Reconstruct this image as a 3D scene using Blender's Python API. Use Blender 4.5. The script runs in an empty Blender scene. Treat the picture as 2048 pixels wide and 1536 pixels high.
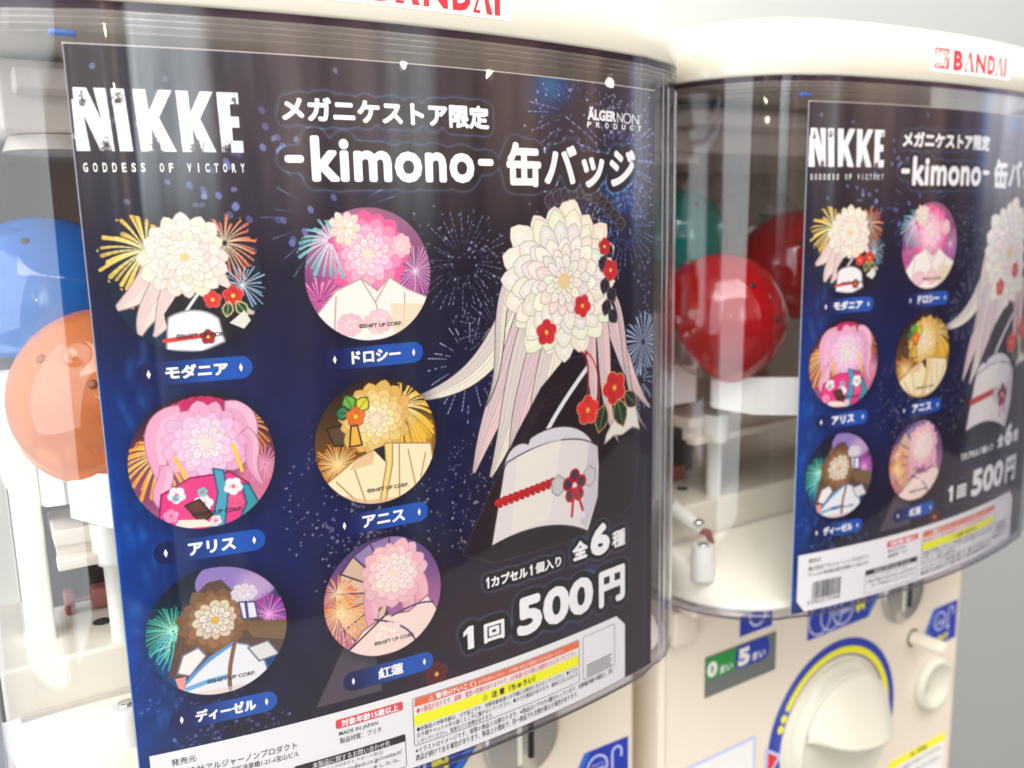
import bpy, math, random
import numpy as np
from mathutils import Vector, Matrix

# ------------------------------------------------------------------ frame, camera, world, lamps
U = 0.022                      # metres per design unit (a printed badge has radius 1 unit)
KC = 0.0435749                 # curvature of the card front (1/unit)
BASE = -44.0                   # foot of the cabinets, in units
SC = bpy.context.scene
COL = SC.collection
SC.view_settings.view_transform = 'Standard'
SC.view_settings.look = 'None'
SC.view_settings.exposure = 0.09
SC.view_settings.gamma = 1.0
SC.cycles.use_denoising = True
SC.cycles.max_bounces = 14
SC.cycles.transparent_max_bounces = 24
SC.cycles.sample_clamp_indirect = 6.0
SC.cycles.caustics_reflective = False
SC.cycles.caustics_refractive = False

RC = [(0.84984, -0.526593, -0.021736), (-0.110692, -0.138013, -0.984225), (0.515286, 0.83884, -0.175578)]
CAMP = Vector((-6.257951, -12.475733, 2.426945)) * U
cam_d = bpy.data.cameras.new('camera')
cam = bpy.data.objects.new('camera', cam_d); COL.objects.link(cam)
x, y, z = (Vector(RC[0]), -Vector(RC[1]), -Vector(RC[2]))
cam.matrix_world = Matrix(((x[0], y[0], z[0], CAMP[0]), (x[1], y[1], z[1], CAMP[1]), (x[2], y[2], z[2], CAMP[2]), (0, 0, 0, 1)))
cam_d.sensor_width = 36.0
cam_d.lens = 1755.27 / 2048 * 36.0
cam_d.clip_start = 0.01; cam_d.clip_end = 60
cam_d.dof.use_dof = True
cam_d.dof.focus_distance = 13.4 * U
cam_d.dof.aperture_fstop = 10.3
SC.camera = cam

world = bpy.data.worlds.new('World'); SC.world = world; world.use_nodes = True
nt = world.node_tree; nt.nodes.clear()
def N(t, **kw):
    n = nt.nodes.new(t)
    for a, b in kw.items(): setattr(n, a, b)
    return n
L = lambda a, b: nt.links.new(a, b)
def wmath(op, a, b=None):
    n = N('ShaderNodeMath', operation=op)
    for i, s in enumerate((a, b)):
        if s is None: continue
        if isinstance(s, (int, float)): n.inputs[i].default_value = s
        else: L(s, n.inputs[i])
    return n.outputs[0]
tc = N('ShaderNodeTexCoord'); sep = N('ShaderNodeSeparateXYZ'); L(tc.outputs['Generated'], sep.inputs[0])
ny = wmath('MULTIPLY', sep.outputs['Y'], -1.0)
az = wmath('ARCTAN2', sep.outputs['X'], ny)                      # 0 = straight into the shop, + = right
azf = wmath('ADD', wmath('MULTIPLY', az, 1 / (2 * math.pi)), 0.5)
ramp = N('ShaderNodeValToRGB'); L(azf, ramp.inputs[0])
SHOP = [(-180, (.24, .21, .20)), (-95, (.8, .82, .82)), (-50, (.26, .21, .19)), (-34, (.62, .62, .62)), (-24, (.34, .32, .30)),
        (-20.5, (.34, .30, .27)), (-19, (.8, .52, .33)), (-17.6, (.32, .28, .26)), (-16, (.14, .14, .16)), (-13.2, (.14, .15, .17)),
        (-12.2, (1.6, 1.75, 1.85)), (-8, (1.3, 1.42, 1.46)), (-2.5, (.95, 1.0, 1.02)), (-1.4, (.44, .34, .33)), (8, (.62, .46, .42)),
        (13, (.32, .23, .23)), (16, (.66, .48, .42)), (19.5, (.44, .33, .31)), (22, (.95, .95, .95)), (26, (.85, .88, .88)), (28, (.26, .17, .17)), (34, (.32, .21, .20)),
        (39, (.52, .36, .27)), (42, (.52, .36, .27)), (43, (.20, .13, .14)), (50, (.28, .18, .17)), (53, (.75, .46, .30)), (55, (.20, .12, .13)),
        (62, (.14, .10, .13)), (64, (.25, .40, .80)), (66, (1.1, 1.1, 1.2)), (74, (.9, .9, .95)), (95, (.9, .88, .85)), (140, (.6, .6, .6)), (180, (.34, .33, .32))]
cr = ramp.color_ramp
# ramps hold 32 stops: merge stops that matter least
SHOP = [s for s in SHOP if s[0] not in (-95, 140, 34, -34)]
while len(cr.elements) < len(SHOP): cr.elements.new(0.5)
for e, (a, c) in zip(cr.elements, SHOP):
    e.position = a / 360 + .5
for e, (a, c) in zip(cr.elements, SHOP): e.color = (*[v / 2 for v in c], 1)
elev = N('ShaderNodeValToRGB')
L(wmath('ADD', wmath('MULTIPLY', sep.outputs['Z'], 0.5), 0.5), elev.inputs[0])
er = elev.color_ramp
for p_, c in ((0.0, .10), (.36, .09), (.44, .09), (.48, .11), (.500, .26), (.52, .58), (.55, .95), (1.0, 1.0)):
    e = er.elements.new(p_) if p_ not in (0.0, 1.0) else er.elements[0 if p_ == 0 else -1]
    e.color = (c, c, c, 1)
up = N('ShaderNodeValToRGB'); L(sep.outputs['Z'], up.inputs[0])   # ceiling takes over above
up.color_ramp.elements[0].position = .22; up.color_ramp.elements[1].position = .5
nz = N('ShaderNodeTexNoise'); nz.inputs['Scale'].default_value = 1.0; nz.inputs['Detail'].default_value = 4
cmb = N('ShaderNodeCombineXYZ'); L(wmath('MULTIPLY', az, 11.0), cmb.inputs[0]); L(wmath('MULTIPLY', sep.outputs['Z'], 2.2), cmb.inputs[1])
L(cmb.outputs[0], nz.inputs['Vector'])
nzr = N('ShaderNodeMapRange'); L(nz.outputs[0], nzr.inputs[0])
nzr.inputs[1].default_value = .35; nzr.inputs[2].default_value = .65; nzr.inputs[3].default_value = .45; nzr.inputs[4].default_value = 1.6
m1 = N('ShaderNodeMix', data_type='RGBA', blend_type='MULTIPLY'); m1.inputs[0].default_value = 1
L(ramp.outputs[0], m1.inputs[6]); L(elev.outputs[0], m1.inputs[7])
m1b = N('ShaderNodeVectorMath', operation='SCALE'); L(m1.outputs[2], m1b.inputs[0]); L(nzr.outputs[0], m1b.inputs['Scale'])
m2_ = N('ShaderNodeMix', data_type='RGBA'); L(up.outputs[0], m2_.inputs[0]); L(m1b.outputs[0], m2_.inputs[6])
m2_.inputs[7].default_value = (.17, .165, .158, 1)
bg = N('ShaderNodeBackground'); L(m2_.outputs[2], bg.inputs[0]); bg.inputs[1].default_value = 4.6
wo = N('ShaderNodeOutputWorld'); L(bg.outputs[0], wo.inputs[0])

def area(name, loc, target, sx, sy, energy, color, spread=180):
    d = bpy.data.lights.new(name, 'AREA'); d.shape = 'RECTANGLE'; d.size = sx; d.size_y = sy
    d.energy = energy; d.color = color; d.spread = math.radians(spread)
    o = bpy.data.objects.new(name, d); COL.objects.link(o)
    o.location = Vector(loc) * U
    o.rotation_euler = (Vector(target) * U - o.location).to_track_quat('-Z', 'Y').to_euler()
    return o
area('ceiling_light_panel', (-4, -22, 42), (4, 0, 0), 1.1, .7, 15.5, (1, .955, .88))
area('window_light', (-46, -8, 12), (0, 2, -2), 1.7, 1.9, 31, (.90, .96, 1.0))
area('far_ceiling_light', (34, -14, 40), (18, 4, 2), .8, .6, 7, (1, .96, .9))
def spot(loc, e, r=.0035, c=(1, .80, .52)):
    d = bpy.data.lights.new('shop_spotlight', 'POINT'); d.energy = e; d.color = c; d.shadow_soft_size = r
    o = bpy.data.objects.new('shop_spotlight', d); COL.objects.link(o); o.location = Vector(loc) * U
for a_, el, dist in ((22.8, 10.6, 70), (36.4, 9.9, 75), (-26, 12, 60), (-24.3, 8.5, 62), (-22, 7.0, 62), (-20.7, 6.8, 64), (58, 9, 70), (9, 20, 80), (48, 26, 70)):
    a_, el = math.radians(a_), math.radians(el)
    spot((dist * math.sin(a_) * math.cos(el), -dist * math.cos(a_) * math.cos(el), dist * math.sin(el) + 4), .55)

# ------------------------------------------------------------------ mesh helpers
class MB:
    def __init__(s): s.v = []; s.f = []; s.uv = []; s.sm = []
    def add(s, vs, fs, smooth=False, uvs=None):
        o = len(s.v); s.v += [tuple(v) for v in vs]; s.f += [tuple(i + o for i in f) for f in fs]; s.sm += [smooth] * len(fs)
        s.uv += list(uvs) if uvs is not None else [(0, 0)] * len(vs)
        return s
    def box(s, x0, x1, y0, y1, z0, z1, b=0.0):
        if b <= 0:
            vs = [(x, y, z) for x in (x0, x1) for y in (y0, y1) for z in (z0, z1)]
            return s.add(vs, [(0, 1, 3, 2), (4, 6, 7, 5), (0, 4, 5, 1), (2, 3, 7, 6), (0, 2, 6, 4), (1, 5, 7, 3)])
        return s.loft([rrect(x0 + i, x1 - i, y0 + i, y1 - i, max(b - i, .001), 4, zz) for i, zz in
                       ((b, z0), (b * .3, z0 + b * .3), (0, z0 + b), (0, z1 - b), (b * .3, z1 - b * .3), (b, z1))], cap=True, smooth=True)
    def loft(s, rings, cap=False, smooth=True, closed=True):
        n = len(rings[0]); vs = [p for r in rings for p in r]; fs = []
        m = n if closed else n - 1
        for i in range(len(rings) - 1):
            for j in range(m):
                a, b = i * n + j, i * n + (j + 1) % n
                fs.append((a, b, b + n, a + n))
        s.add(vs, fs, smooth)
        if cap:
            for r, rev in ((rings[0], True), (rings[-1], False)):
                idx = list(range(n)); s.add(r, [tuple(idx[::-1] if rev else idx)], False)
        return s
    def lathe(s, prof, c=(0, 0, 0), ax='z', n=32, cap=True, smooth=True, a0=0, a1=2 * math.pi):
        rings = []
        for r, h in prof:
            ring = []
            for j in range(n):
                t = a0 + (a1 - a0) * j / n; q = (r * math.cos(t), r * math.sin(t))
                if ax == 'z': ring.append((c[0] + q[0], c[1] + q[1], c[2] + h))
                elif ax == 'y': ring.append((c[0] + q[0], c[1] + h, c[2] + q[1]))
                else: ring.append((c[0] + h, c[1] + q[0], c[2] + q[1]))
            rings.append(ring)
        return s.loft(rings, cap=cap, smooth=smooth)
    def tube(s, pts, r, n=10):
        rings = []
        P = [Vector(p) for p in pts]
        for i, p in enumerate(P):
            d = (P[min(i + 1, len(P) - 1)] - P[max(i - 1, 0)]).normalized()
            a = d.orthogonal().normalized() if abs(d.z) > .9 else d.cross(Vector((0, 0, 1))).normalized(); b = d.cross(a)
            rr = r[i] if isinstance(r, (list, tuple)) else r
            rings.append([tuple(p + a * rr * math.cos(2 * math.pi * j / n) + b * rr * math.sin(2 * math.pi * j / n)) for j in range(n)])
        return s.loft(rings, cap=True)
    def plate(s, pts, y0, y1, smooth=False):
        """polygon in x,z extruded along y"""
        a = [(p[0], y0, p[1]) for p in pts]; b = [(p[0], y1, p[1]) for p in pts]; n = len(pts)
        s.add(a + b, [tuple(range(n))] + [tuple(range(2 * n - 1, n - 1, -1))] + [(i, n + i, n + (i + 1) % n, (i + 1) % n) for i in range(n)], smooth)
        return s
def rrect(x0, x1, y0, y1, r, n=4, z=0):
    out = []
    for cx, cy, a in ((x1 - r, y1 - r, 0), (x0 + r, y1 - r, 90), (x0 + r, y0 + r, 180), (x1 - r, y0 + r, 270)):
        for i in range(n + 1):
            t = math.radians(a + 90 * i / n); out.append((cx + r * math.cos(t), cy + r * math.sin(t), z))
    return out
def rr2(x0, x1, y0, y1, r, n=5): return [(p[0], p[1]) for p in rrect(x0, x1, y0, y1, r, n)]
ORG = {}
def link(name, data, parent=None): 
    o = bpy.data.objects.new(name, data); COL.objects.link(o); o.parent = parent; return o
def thing(name, label, cat, org=(0, 0, 0), group=None):
    o = link(name, None); o.location = Vector(org) * U; ORG[o.name] = org; o.empty_display_size = .02
    o['label'] = label; o['category'] = cat
    if group: o['group'] = group
    return o
def mk(name, mb, mat, parent=None, kind=None, label=None):
    org = Vector(ORG.get(parent.name, (0, 0, 0))) if parent else Vector((0, 0, 0))
    me = bpy.data.meshes.new(name)
    me.from_pydata([tuple((Vector(v) - org) * U) for v in mb.v], [], mb.f)
    if any(mb.sm): me.polygons.foreach_set('use_smooth', mb.sm)
    if any(q != (0, 0) for q in mb.uv):
        ul = me.uv_layers.new(name='UVMap'); arr = np.array(mb.uv)
        li = np.zeros(len(me.loops), dtype=np.int32); me.loops.foreach_get('vertex_index', li)
        ul.data.foreach_set('uv', arr[li].astype(np.float32).ravel())
    for m in (mat if isinstance(mat, (list, tuple)) else [mat]): me.materials.append(m)
    me.update(); me.validate()
    o = link(name, me, parent)
    if parent: ORG[o.name] = tuple(org)
    if kind: o['kind'] = kind
    if label: o['label'] = label
    return o
def solo(name, mb, mat, label, cat, group=None):
    o = mk(name, mb, mat); o['label'] = label; o['category'] = cat
    if group: o['group'] = group
    return o

# ------------------------------------------------------------------ materials
def pr(name, color, rough=.4, metal=0, coat=0, spec=.5, noise=0.0, nscale=30, bump=0.0, emis=None, alpha=None, sss=0):
    m = bpy.data.materials.new(name); m.use_nodes = True; t = m.node_tree; b = t.nodes['Principled BSDF']
    b.inputs['Base Color'].default_value = (*color, 1); b.inputs['Roughness'].default_value = rough
    b.inputs['Metallic'].default_value = metal; b.inputs['Coat Weight'].default_value = coat; b.inputs['Coat Roughness'].default_value = .06
    b.inputs['Specular IOR Level'].default_value = spec
    if sss: b.inputs['Subsurface Weight'].default_value = sss; b.inputs['Subsurface Radius'].default_value = (.004, .003, .002); b.inputs['Subsurface Scale'].default_value = 1
    tcn = t.nodes.new('ShaderNodeTexCoord'); n = t.nodes.new('ShaderNodeTexNoise'); n.inputs['Scale'].default_value = nscale; n.inputs['Detail'].default_value = 5
    t.links.new(tcn.outputs['Object'], n.inputs['Vector'])
    if noise:
        mx = t.nodes.new('ShaderNodeMix'); mx.data_type = 'RGBA'
        mx.inputs[6].default_value = (*[c * (1 - noise) for c in color], 1); mx.inputs[7].default_value = (*[min(1, c * (1 + noise)) for c in color], 1)
        t.links.new(n.outputs[0], mx.inputs[0]); t.links.new(mx.outputs[2], b.inputs['Base Color'])
    mr = t.nodes.new('ShaderNodeMapRange'); mr.inputs[3].default_value = rough * .85; mr.inputs[4].default_value = rough * 1.2
    t.links.new(n.outputs[0], mr.inputs[0]); t.links.new(mr.outputs[0], b.inputs['Roughness'])
    if bump:
        bm = t.nodes.new('ShaderNodeBump'); bm.inputs['Strength'].default_value = bump; bm.inputs['Distance'].default_value = .001
        t.links.new(n.outputs[0], bm.inputs['Height']); t.links.new(bm.outputs[0], b.inputs['Normal'])
    return m
def clear(name, tint=(.985, .985, .99), edge=(.62, .62, .78), body=0.0, bodycol=(1, 1, 1), rough=.015, f0=.045, wav=0.0, wscale=20):
    """thin clear plastic sheet: tinted transmission, mirror by Schlick, optional milky body"""
    m = bpy.data.materials.new(name); m.use_nodes = True; t = m.node_tree; t.nodes.clear(); nn = t.nodes.new; lk = t.links.new
    lw = nn('ShaderNodeLayerWeight'); lw.inputs['Blend'].default_value = .5
    p5 = nn('ShaderNodeMath'); p5.operation = 'POWER'; lk(lw.outputs['Facing'], p5.inputs[0]); p5.inputs[1].default_value = 5
    fr = nn('ShaderNodeMath'); fr.operation = 'MULTIPLY_ADD'; lk(p5.outputs[0], fr.inputs[0]); fr.inputs[1].default_value = .9; fr.inputs[2].default_value = f0
    p3 = nn('ShaderNodeMath'); p3.operation = 'POWER'; lk(lw.outputs['Facing'], p3.inputs[0]); p3.inputs[1].default_value = 3.2
    mx = nn('ShaderNodeMix'); mx.data_type = 'RGBA'; lk(p3.outputs[0], mx.inputs[0]); mx.inputs[6].default_value = (*tint, 1); mx.inputs[7].default_value = (*edge, 1)
    tr = nn('ShaderNodeBsdfTransparent'); lk(mx.outputs[2], tr.inputs[0]); base = tr.outputs[0]
    if body:
        df = nn('ShaderNodeBsdfDiffuse'); df.inputs[0].default_value = (*bodycol, 1)
        tl = nn('ShaderNodeBsdfTranslucent'); tl.inputs[0].default_value = (*bodycol, 1)
        a = nn('ShaderNodeMixShader'); a.inputs[0].default_value = .4; lk(df.outputs[0], a.inputs[1]); lk(tl.outputs[0], a.inputs[2])
        s = nn('ShaderNodeMixShader'); s.inputs[0].default_value = body; lk(base, s.inputs[1]); lk(a.outputs[0], s.inputs[2]); base = s.outputs[0]
    gl = nn('ShaderNodeBsdfGlossy'); gl.inputs['Roughness'].default_value = rough
    if wav:
        tcn = nn('ShaderNodeTexCoord'); mp = nn('ShaderNodeMapping'); mp.inputs['Scale'].default_value = (1, 1, .25)
        no = nn('ShaderNodeTexNoise'); no.inputs['Scale'].default_value = wscale; no.inputs['Detail'].default_value = 1
        bm = nn('ShaderNodeBump'); bm.inputs['Strength'].default_value = wav; bm.inputs['Distance'].default_value = .004
        lk(tcn.outputs['Object'], mp.inputs[0]); lk(mp.outputs[0], no.inputs[0]); lk(no.outputs[0], bm.inputs['Height']); lk(bm.outputs[0], gl.inputs['Normal'])
    s = nn('ShaderNodeMixShader'); lk(fr.outputs[0], s.inputs[0]); lk(base, s.inputs[1]); lk(gl.outputs[0], s.inputs[2])
    o = nn('ShaderNodeOutputMaterial'); lk(s.outputs[0], o.inputs[0]); return m
M = dict(
    lid=pr('cream_lid_plastic', (.765, .725, .62), .10, coat=.7, sss=.0, bump=.02, nscale=12),
    body=pr('warm_cream_plastic', (.84, .755, .635), .34, noise=.02, bump=.03, nscale=60),
    white=pr('white_plastic', (.84, .83, .78), .3, coat=.2),
    frame=pr('pale_frame_plastic', (.86, .86, .76), .35, noise=.02),
    beige=pr('beige_plastic', (.70, .63, .54), .4),
    floor_p=pr('pale_cream_floor_plastic', (.84, .81, .68), .3, noise=.02),
    step=pr('beige_step_plastic', (.78, .73, .61), .35), 
    dark=pr('recess_shade_dark', (.045, .030, .036), .5, noise=.3, nscale=20),
    brown=pr('interior_back', (.42, .31, .25), .5, noise=.25, nscale=14),
    hopper=pr('hopper_plastic', (.62, .57, .51), .35),
    redp=pr('red_latch_plastic', (.36, .10, .085), .3),
    knob=pr('ivory_knob_plastic', (.70, .68, .575), .34, coat=.2),
    metal=pr('brushed_grey_metal', (.55, .53, .50), .28, metal=.85, bump=.08, nscale=150),
    screw=pr('steel_screw', (.7, .72, .74), .2, metal=1),
    black=pr('plain_black', (.02, .02, .022), .35),
    slot=pr('slot_black', (.008, .008, .01), .6),
    paper=pr('paper_white', (.86, .85, .83), .45, spec=.3),
    blue=pr('sticker_blue', (.008, .035, .42), .3, coat=.3), blue2=pr('sticker_light_blue', (.02, .16, .62), .3, coat=.3),
    yellow=pr('sticker_yellow', (.93, .88, .02), .35), red=pr('print_red', (.76, .012, .025), .35, coat=.3),
    green=pr('counter_green', (.02, .30, .06), .3), grey=pr('window_grey', (.16, .18, .17), .25),
    orange=pr('print_orange', (.86, .16, .055), .4), rose=pr('print_rose', (.80, .06, .085), .4),
    pyel=pr('print_yellow', (.95, .93, .01), .4), ink=pr('print_black', (.018, .015, .018), .4), tred=pr('print_text_red', (.75, .07, .08), .4),
    white_ink=pr('print_white', (.90, .89, .87), .4, spec=.3), lilac=pr('print_lilac', (.55, .60, .90), .4),
    wall=pr('painted_wall', (.41, .44, .435), .7, noise=.03, nscale=2), ground=pr('shop_floor', (.30, .29, .28), .5, noise=.15, nscale=6),
    case=clear('clear_case_plastic', wav=.02, wscale=14), rim=clear('clear_case_rim', tint=(.80, .79, .88), edge=(.30, .29, .45), rough=.03, f0=.08),
    flange=clear('flange_dark_reflection', tint=(.22, .14, .24), edge=(.08, .08, .20), rough=.08, f0=.05), highlight=clear('milky_highlight', tint=(.95, .95, .97), edge=(.8, .8, .9), body=.45, bodycol=(.92, .92, .97), rough=.1, f0=.3), ridge=clear('clear_case_ridge', tint=(.9, .88, .92), edge=(.6, .6, .7), body=.05, rough=.06, f0=.09),  # flange tint carries reflections, corner strips carry painted highlights
    cap_clear=clear('capsule_clear', tint=(.95, .95, .96), edge=(.6, .62, .65), body=.06, f0=.06),
)
CAPC = dict(blue=((.10, .50, 1.0), (.02, .28, .88)), orange=((1.0, .52, .28), (.95, .26, .07)), red=((.82, .05, .08), (.60, .01, .03)), teal=((.03, .62, .55), (.01, .40, .36)))
for k_, (a_, b_) in CAPC.items():
    M['cap_' + k_] = clear('capsule_' + k_, tint=a_, edge=b_, body=.68 if k_ == 'red' else .74, bodycol=tuple(c ** 1.7 for c in a_), rough=.05, f0=.07)

# ------------------------------------------------------------------ the printed picture of the card, painted into memory
RES = 120
U0, U1, V0, V1 = -4.93, 5.03, -6.58, 4.88
W, H = int((U1 - U0) * RES), int((V1 - V0) * RES)
IMG = np.zeros((H, W, 3), np.float32)
rng = np.random.RandomState(7)
def reg(u0, u1, v0, v1):
    a = max(0, int((u0 - U0) * RES)); b = min(W, int((u1 - U0) * RES) + 2); c = max(0, int((v0 - V0) * RES)); d = min(H, int((v1 - V0) * RES) + 2)
    if b <= a or d <= c: return None
    uu = U0 + (np.arange(a, b) + .5) / RES; vv = V0 + (np.arange(c, d) + .5) / RES
    return slice(c, d), slice(a, b), uu[None, :], vv[:, None]
CLIP = None
def put(sl, al, col, add=False):
    al = al[..., None].astype(np.float32)
    if CLIP is not None: al = al * CLIP[sl[0], sl[1], None]
    if add: IMG[sl[0], sl[1]] += al * np.array(col, np.float32)
    else: IMG[sl[0], sl[1]] = IMG[sl[0], sl[1]] * (1 - al) + al * np.array(col, np.float32)
def c8(*c): return tuple(v / 255 for v in c)
def seg(p0, p1, w0, w1, col, a=1.0, add=False):
    w = max(w0, w1) + .02; s = reg(min(p0[0], p1[0]) - w, max(p0[0], p1[0]) + w, min(p0[1], p1[1]) - w, max(p0[1], p1[1]) + w)
    if s is None: return
    dx, dy = p1[0] - p0[0], p1[1] - p0[1]; l2 = dx * dx + dy * dy + 1e-9
    t = np.clip(((s[2] - p0[0]) * dx + (s[3] - p0[1]) * dy) / l2, 0, 1)
    d = np.hypot(s[2] - p0[0] - t * dx, s[3] - p0[1] - t * dy)
    put(s, np.clip((w0 + (w1 - w0) * t - d) * RES + .5, 0, 1) * a, col, add)
def ell(cx, cy, rx, ry, col, rot=0, a=1.0, soft=None, add=False):
    r = max(rx, ry) * (1.05 if soft is None else 1.6) + .02; s = reg(cx - r, cx + r, cy - r, cy + r)
    if s is None: return
    c_, s_ = math.cos(rot), math.sin(rot); x = (s[2] - cx) * c_ + (s[3] - cy) * s_; y = -(s[2] - cx) * s_ + (s[3] - cy) * c_
    q = np.hypot(x / rx, y / ry)
    al = np.clip((1 - q) * min(rx, ry) * RES + .5, 0, 1) if soft is None else np.clip((1 - q) / soft + .0, 0, 1) ** 1.5
    put(s, al * a, col, add)
def poly(pts, col, a=1.0, line=None, lw=.012, close=True):
    P = np.array(pts); s = reg(P[:, 0].min(), P[:, 0].max(), P[:, 1].min(), P[:, 1].max())
    if s is None: return
    acc = 0
    for ox, oy in ((.25, .1), (-.25, -.1), (.1, -.25), (-.1, .25)):
        X = np.broadcast_to(s[2] + ox / RES, (s[3].shape[0], s[2].shape[1])); Y = np.broadcast_to(s[3] + oy / RES, X.shape); ins = np.zeros(X.shape, bool)
        for i in range(len(P)):
            x0, y0 = P[i]; x1, y1 = P[(i + 1) % len(P)]
            if y0 == y1: continue
            ins ^= ((y0 > Y) != (y1 > Y)) & (X < (x1 - x0) * (Y - y0) / (y1 - y0) + x0)
        acc = acc + ins * .25
    put(s, acc * a, col)
    if line is not None: path(list(pts) + ([pts[0]] if close else []), lw, line)
def path(pts, w, col, w1=None, a=1.0):
    for i in range(len(pts) - 1):
        wa = w if w1 is None else w + (w1 - w) * i / (len(pts) - 1); wb = w if w1 is None else w + (w1 - w) * (i + 1) / (len(pts) - 1)
        seg(pts[i], pts[i + 1], wa, wb, col, a)
def bez(p0, p1, p2, p3, n=14):
    o = []
    for i in range(n + 1):
        t = i / n; o.append(tuple((1 - t) ** 3 * a + 3 * t * (1 - t) ** 2 * b + 3 * t * t * (1 - t) * c + t ** 3 * d for a, b, c, d in zip(p0, p1, p2, p3)))
    return o
def ribbon(p0, p1, p2, p3, w0, wm, w1, col, line=None, shade=None, tail=None):
    c = bez(p0, p1, p2, p3, 18); n = len(c); Lf, Rt = [], []
    for i, p in enumerate(c):
        q = c[min(i + 1, n - 1)]; r = c[max(i - 1, 0)]; dx, dy = q[0] - r[0], q[1] - r[1]; l = math.hypot(dx, dy) + 1e-9; t = i / (n - 1)
        w = (w0 * (1 - t) + w1 * t) + wm * 4 * t * (1 - t) / 2
        Lf.append((p[0] - dy / l * w, p[1] + dx / l * w)); Rt.append((p[0] + dy / l * w, p[1] - dx / l * w))
    poly(Lf + Rt[::-1], col, line=line, lw=.009)
    if shade:
        poly([((a[0] + b[0]) / 2, (a[1] + b[1]) / 2) for a, b in zip(Lf, Rt)] + Rt[::-1], shade, a=.55)
        for k_ in (.18, .34, .5, .66, .82): path([((a[0] * (1 - k_) + b[0] * k_), (a[1] * (1 - k_) + b[1] * k_)) for a, b in zip(Lf, Rt)], .0045, line or shade, a=.16 + .4 * ((k_ * 100) % 3) / 3)
def burst(cx, cy, r, n, c0, c1, w=.03, r0=.12, droop=.12, jit=.25, half=None, dashes=False, a=1.0):
    for i in range(n):
        th = (i + rng.uniform(-jit, jit)) / n * 2 * math.pi
        if half and not (half[0] <= math.degrees(th) % 360 <= half[1]): continue
        rr_ = r * rng.uniform(.72, 1.0); d = (math.cos(th), math.sin(th))
        P = []
        for j in range(7):
            t = r0 + (1 - r0) * j / 6; P.append((cx + d[0] * rr_ * t, cy + d[1] * rr_ * t - droop * t * t * r))
        if dashes:
            for j in range(0, 6):
                if rng.rand() < .8: seg(P[j], tuple(p * .45 + q * .55 for p, q in zip(P[j], P[j + 1])), w * .5, w * .8, tuple(c0[k] * (1 - j / 6) + c1[k] * j / 6 for k in range(3)), a)
        else:
            for j in range(6):
                t = j / 5; wj = w * (.62 + .5 * ((i * 7) % 5) / 5); seg(P[j], P[j + 1], wj * (.22 + .68 * t), wj * (.22 + .68 * (t + .2)), tuple(c0[k] * (1 - t) + c1[k] * t for k in range(3)), a * (.78 + .22 * ((i * 3) % 4) / 3))
            if w > .017 and i % 2: th2 = th + .06; q_ = rr_ * 1.08; ell(cx + math.cos(th2) * q_, cy + math.sin(th2) * q_ - droop * r * 1.1, w * .45, w * .7, c1, th2, a=.8)
def sparks(cx, cy, rx, ry, n, col, r=(.012, .03), a=.7):
    for i in range(n):
        th = rng.rand() * 6.283; q = math.sqrt(rng.rand()); ell(cx + rx * q * math.cos(th), cy + ry * q * math.sin(th), rng.uniform(*r), rng.uniform(*r), col, a=a * rng.uniform(.5, 1))
def blossom(cx, cy, R, layers, n, line, sq=1.0, core=None, wid=.30, rot=0.0, pale=None):
    """layers: petal colours from the outside in"""
    m = len(layers)
    for k, col in enumerate(layers):
        rr_ = R * (1 - k / (m + .35)); nn_ = max(6, int(n * (1 - .45 * k / m)))
        for i in range(nn_):
            th = rot + (i + .5 * (k % 2) + rng.uniform(-.12, .12)) / nn_ * 2 * math.pi; d = (math.cos(th), math.sin(th) * sq)
            le = rr_ * rng.uniform(.9, 1.04); ww = le * wid * rng.uniform(.85, 1.1)
            px_, py_ = -d[1], d[0]; P = []
            for t, w_ in ((.08, .10), (.35, .62), (.62, .95), (.82, .88), (.94, .5), (1.0, .06)): P.append((t, w_))
            A = [(cx + d[0] * le * t + px_ * ww * w_, cy + d[1] * le * t + py_ * ww * w_) for t, w_ in P]
            B = [(cx + d[0] * le * t - px_ * ww * w_, cy + d[1] * le * t - py_ * ww * w_) for t, w_ in P]
            poly(A + B[::-1], tuple(min(1, c * rng.uniform(.96, 1.03)) for c in col), line=tuple(l_ * .5 + c * .5 for l_, c in zip(line, col)), lw=.005)
            if pale: seg((cx + d[0] * le * .45, cy + d[1] * le * .45), (cx + d[0] * le * .85, cy + d[1] * le * .85), ww * .12, ww * .28, pale, .6)
            seg((cx + d[0] * le * .3, cy + d[1] * le * .3), (cx + d[0] * le * .8, cy + d[1] * le * .8), .004, .004, line, .5)
    if core: ell(cx, cy, R * .1, R * .1 * sq, core)
def camellia(cx, cy, r, col, edge, core=(1, .85, .3), rot=0):
    for i in range(5):
        th = rot + i * 2 * math.pi / 5 + .3; x_, y_ = cx + math.cos(th) * r * .52, cy + math.sin(th) * r * .52
        ell(x_, y_, r * .56, r * .52, edge, th)
    for i in range(5):
        th = rot + i * 2 * math.pi / 5 + .3; x_, y_ = cx + math.cos(th) * r * .52, cy + math.sin(th) * r * .52
        ell(x_, y_, r * .50, r * .46, tuple(c * (1 - .06 * (i % 2)) for c in col), th)
        seg((cx, cy), (cx + math.cos(th) * r * .5, cy + math.sin(th) * r * .5), .006, .004, tuple(c * .6 for c in col), .7)
    for i in range(7):
        th = i * .9; seg((cx, cy), (cx + math.cos(th) * r * .22, cy + math.sin(th) * r * .22), .01, .006, core)
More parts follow.
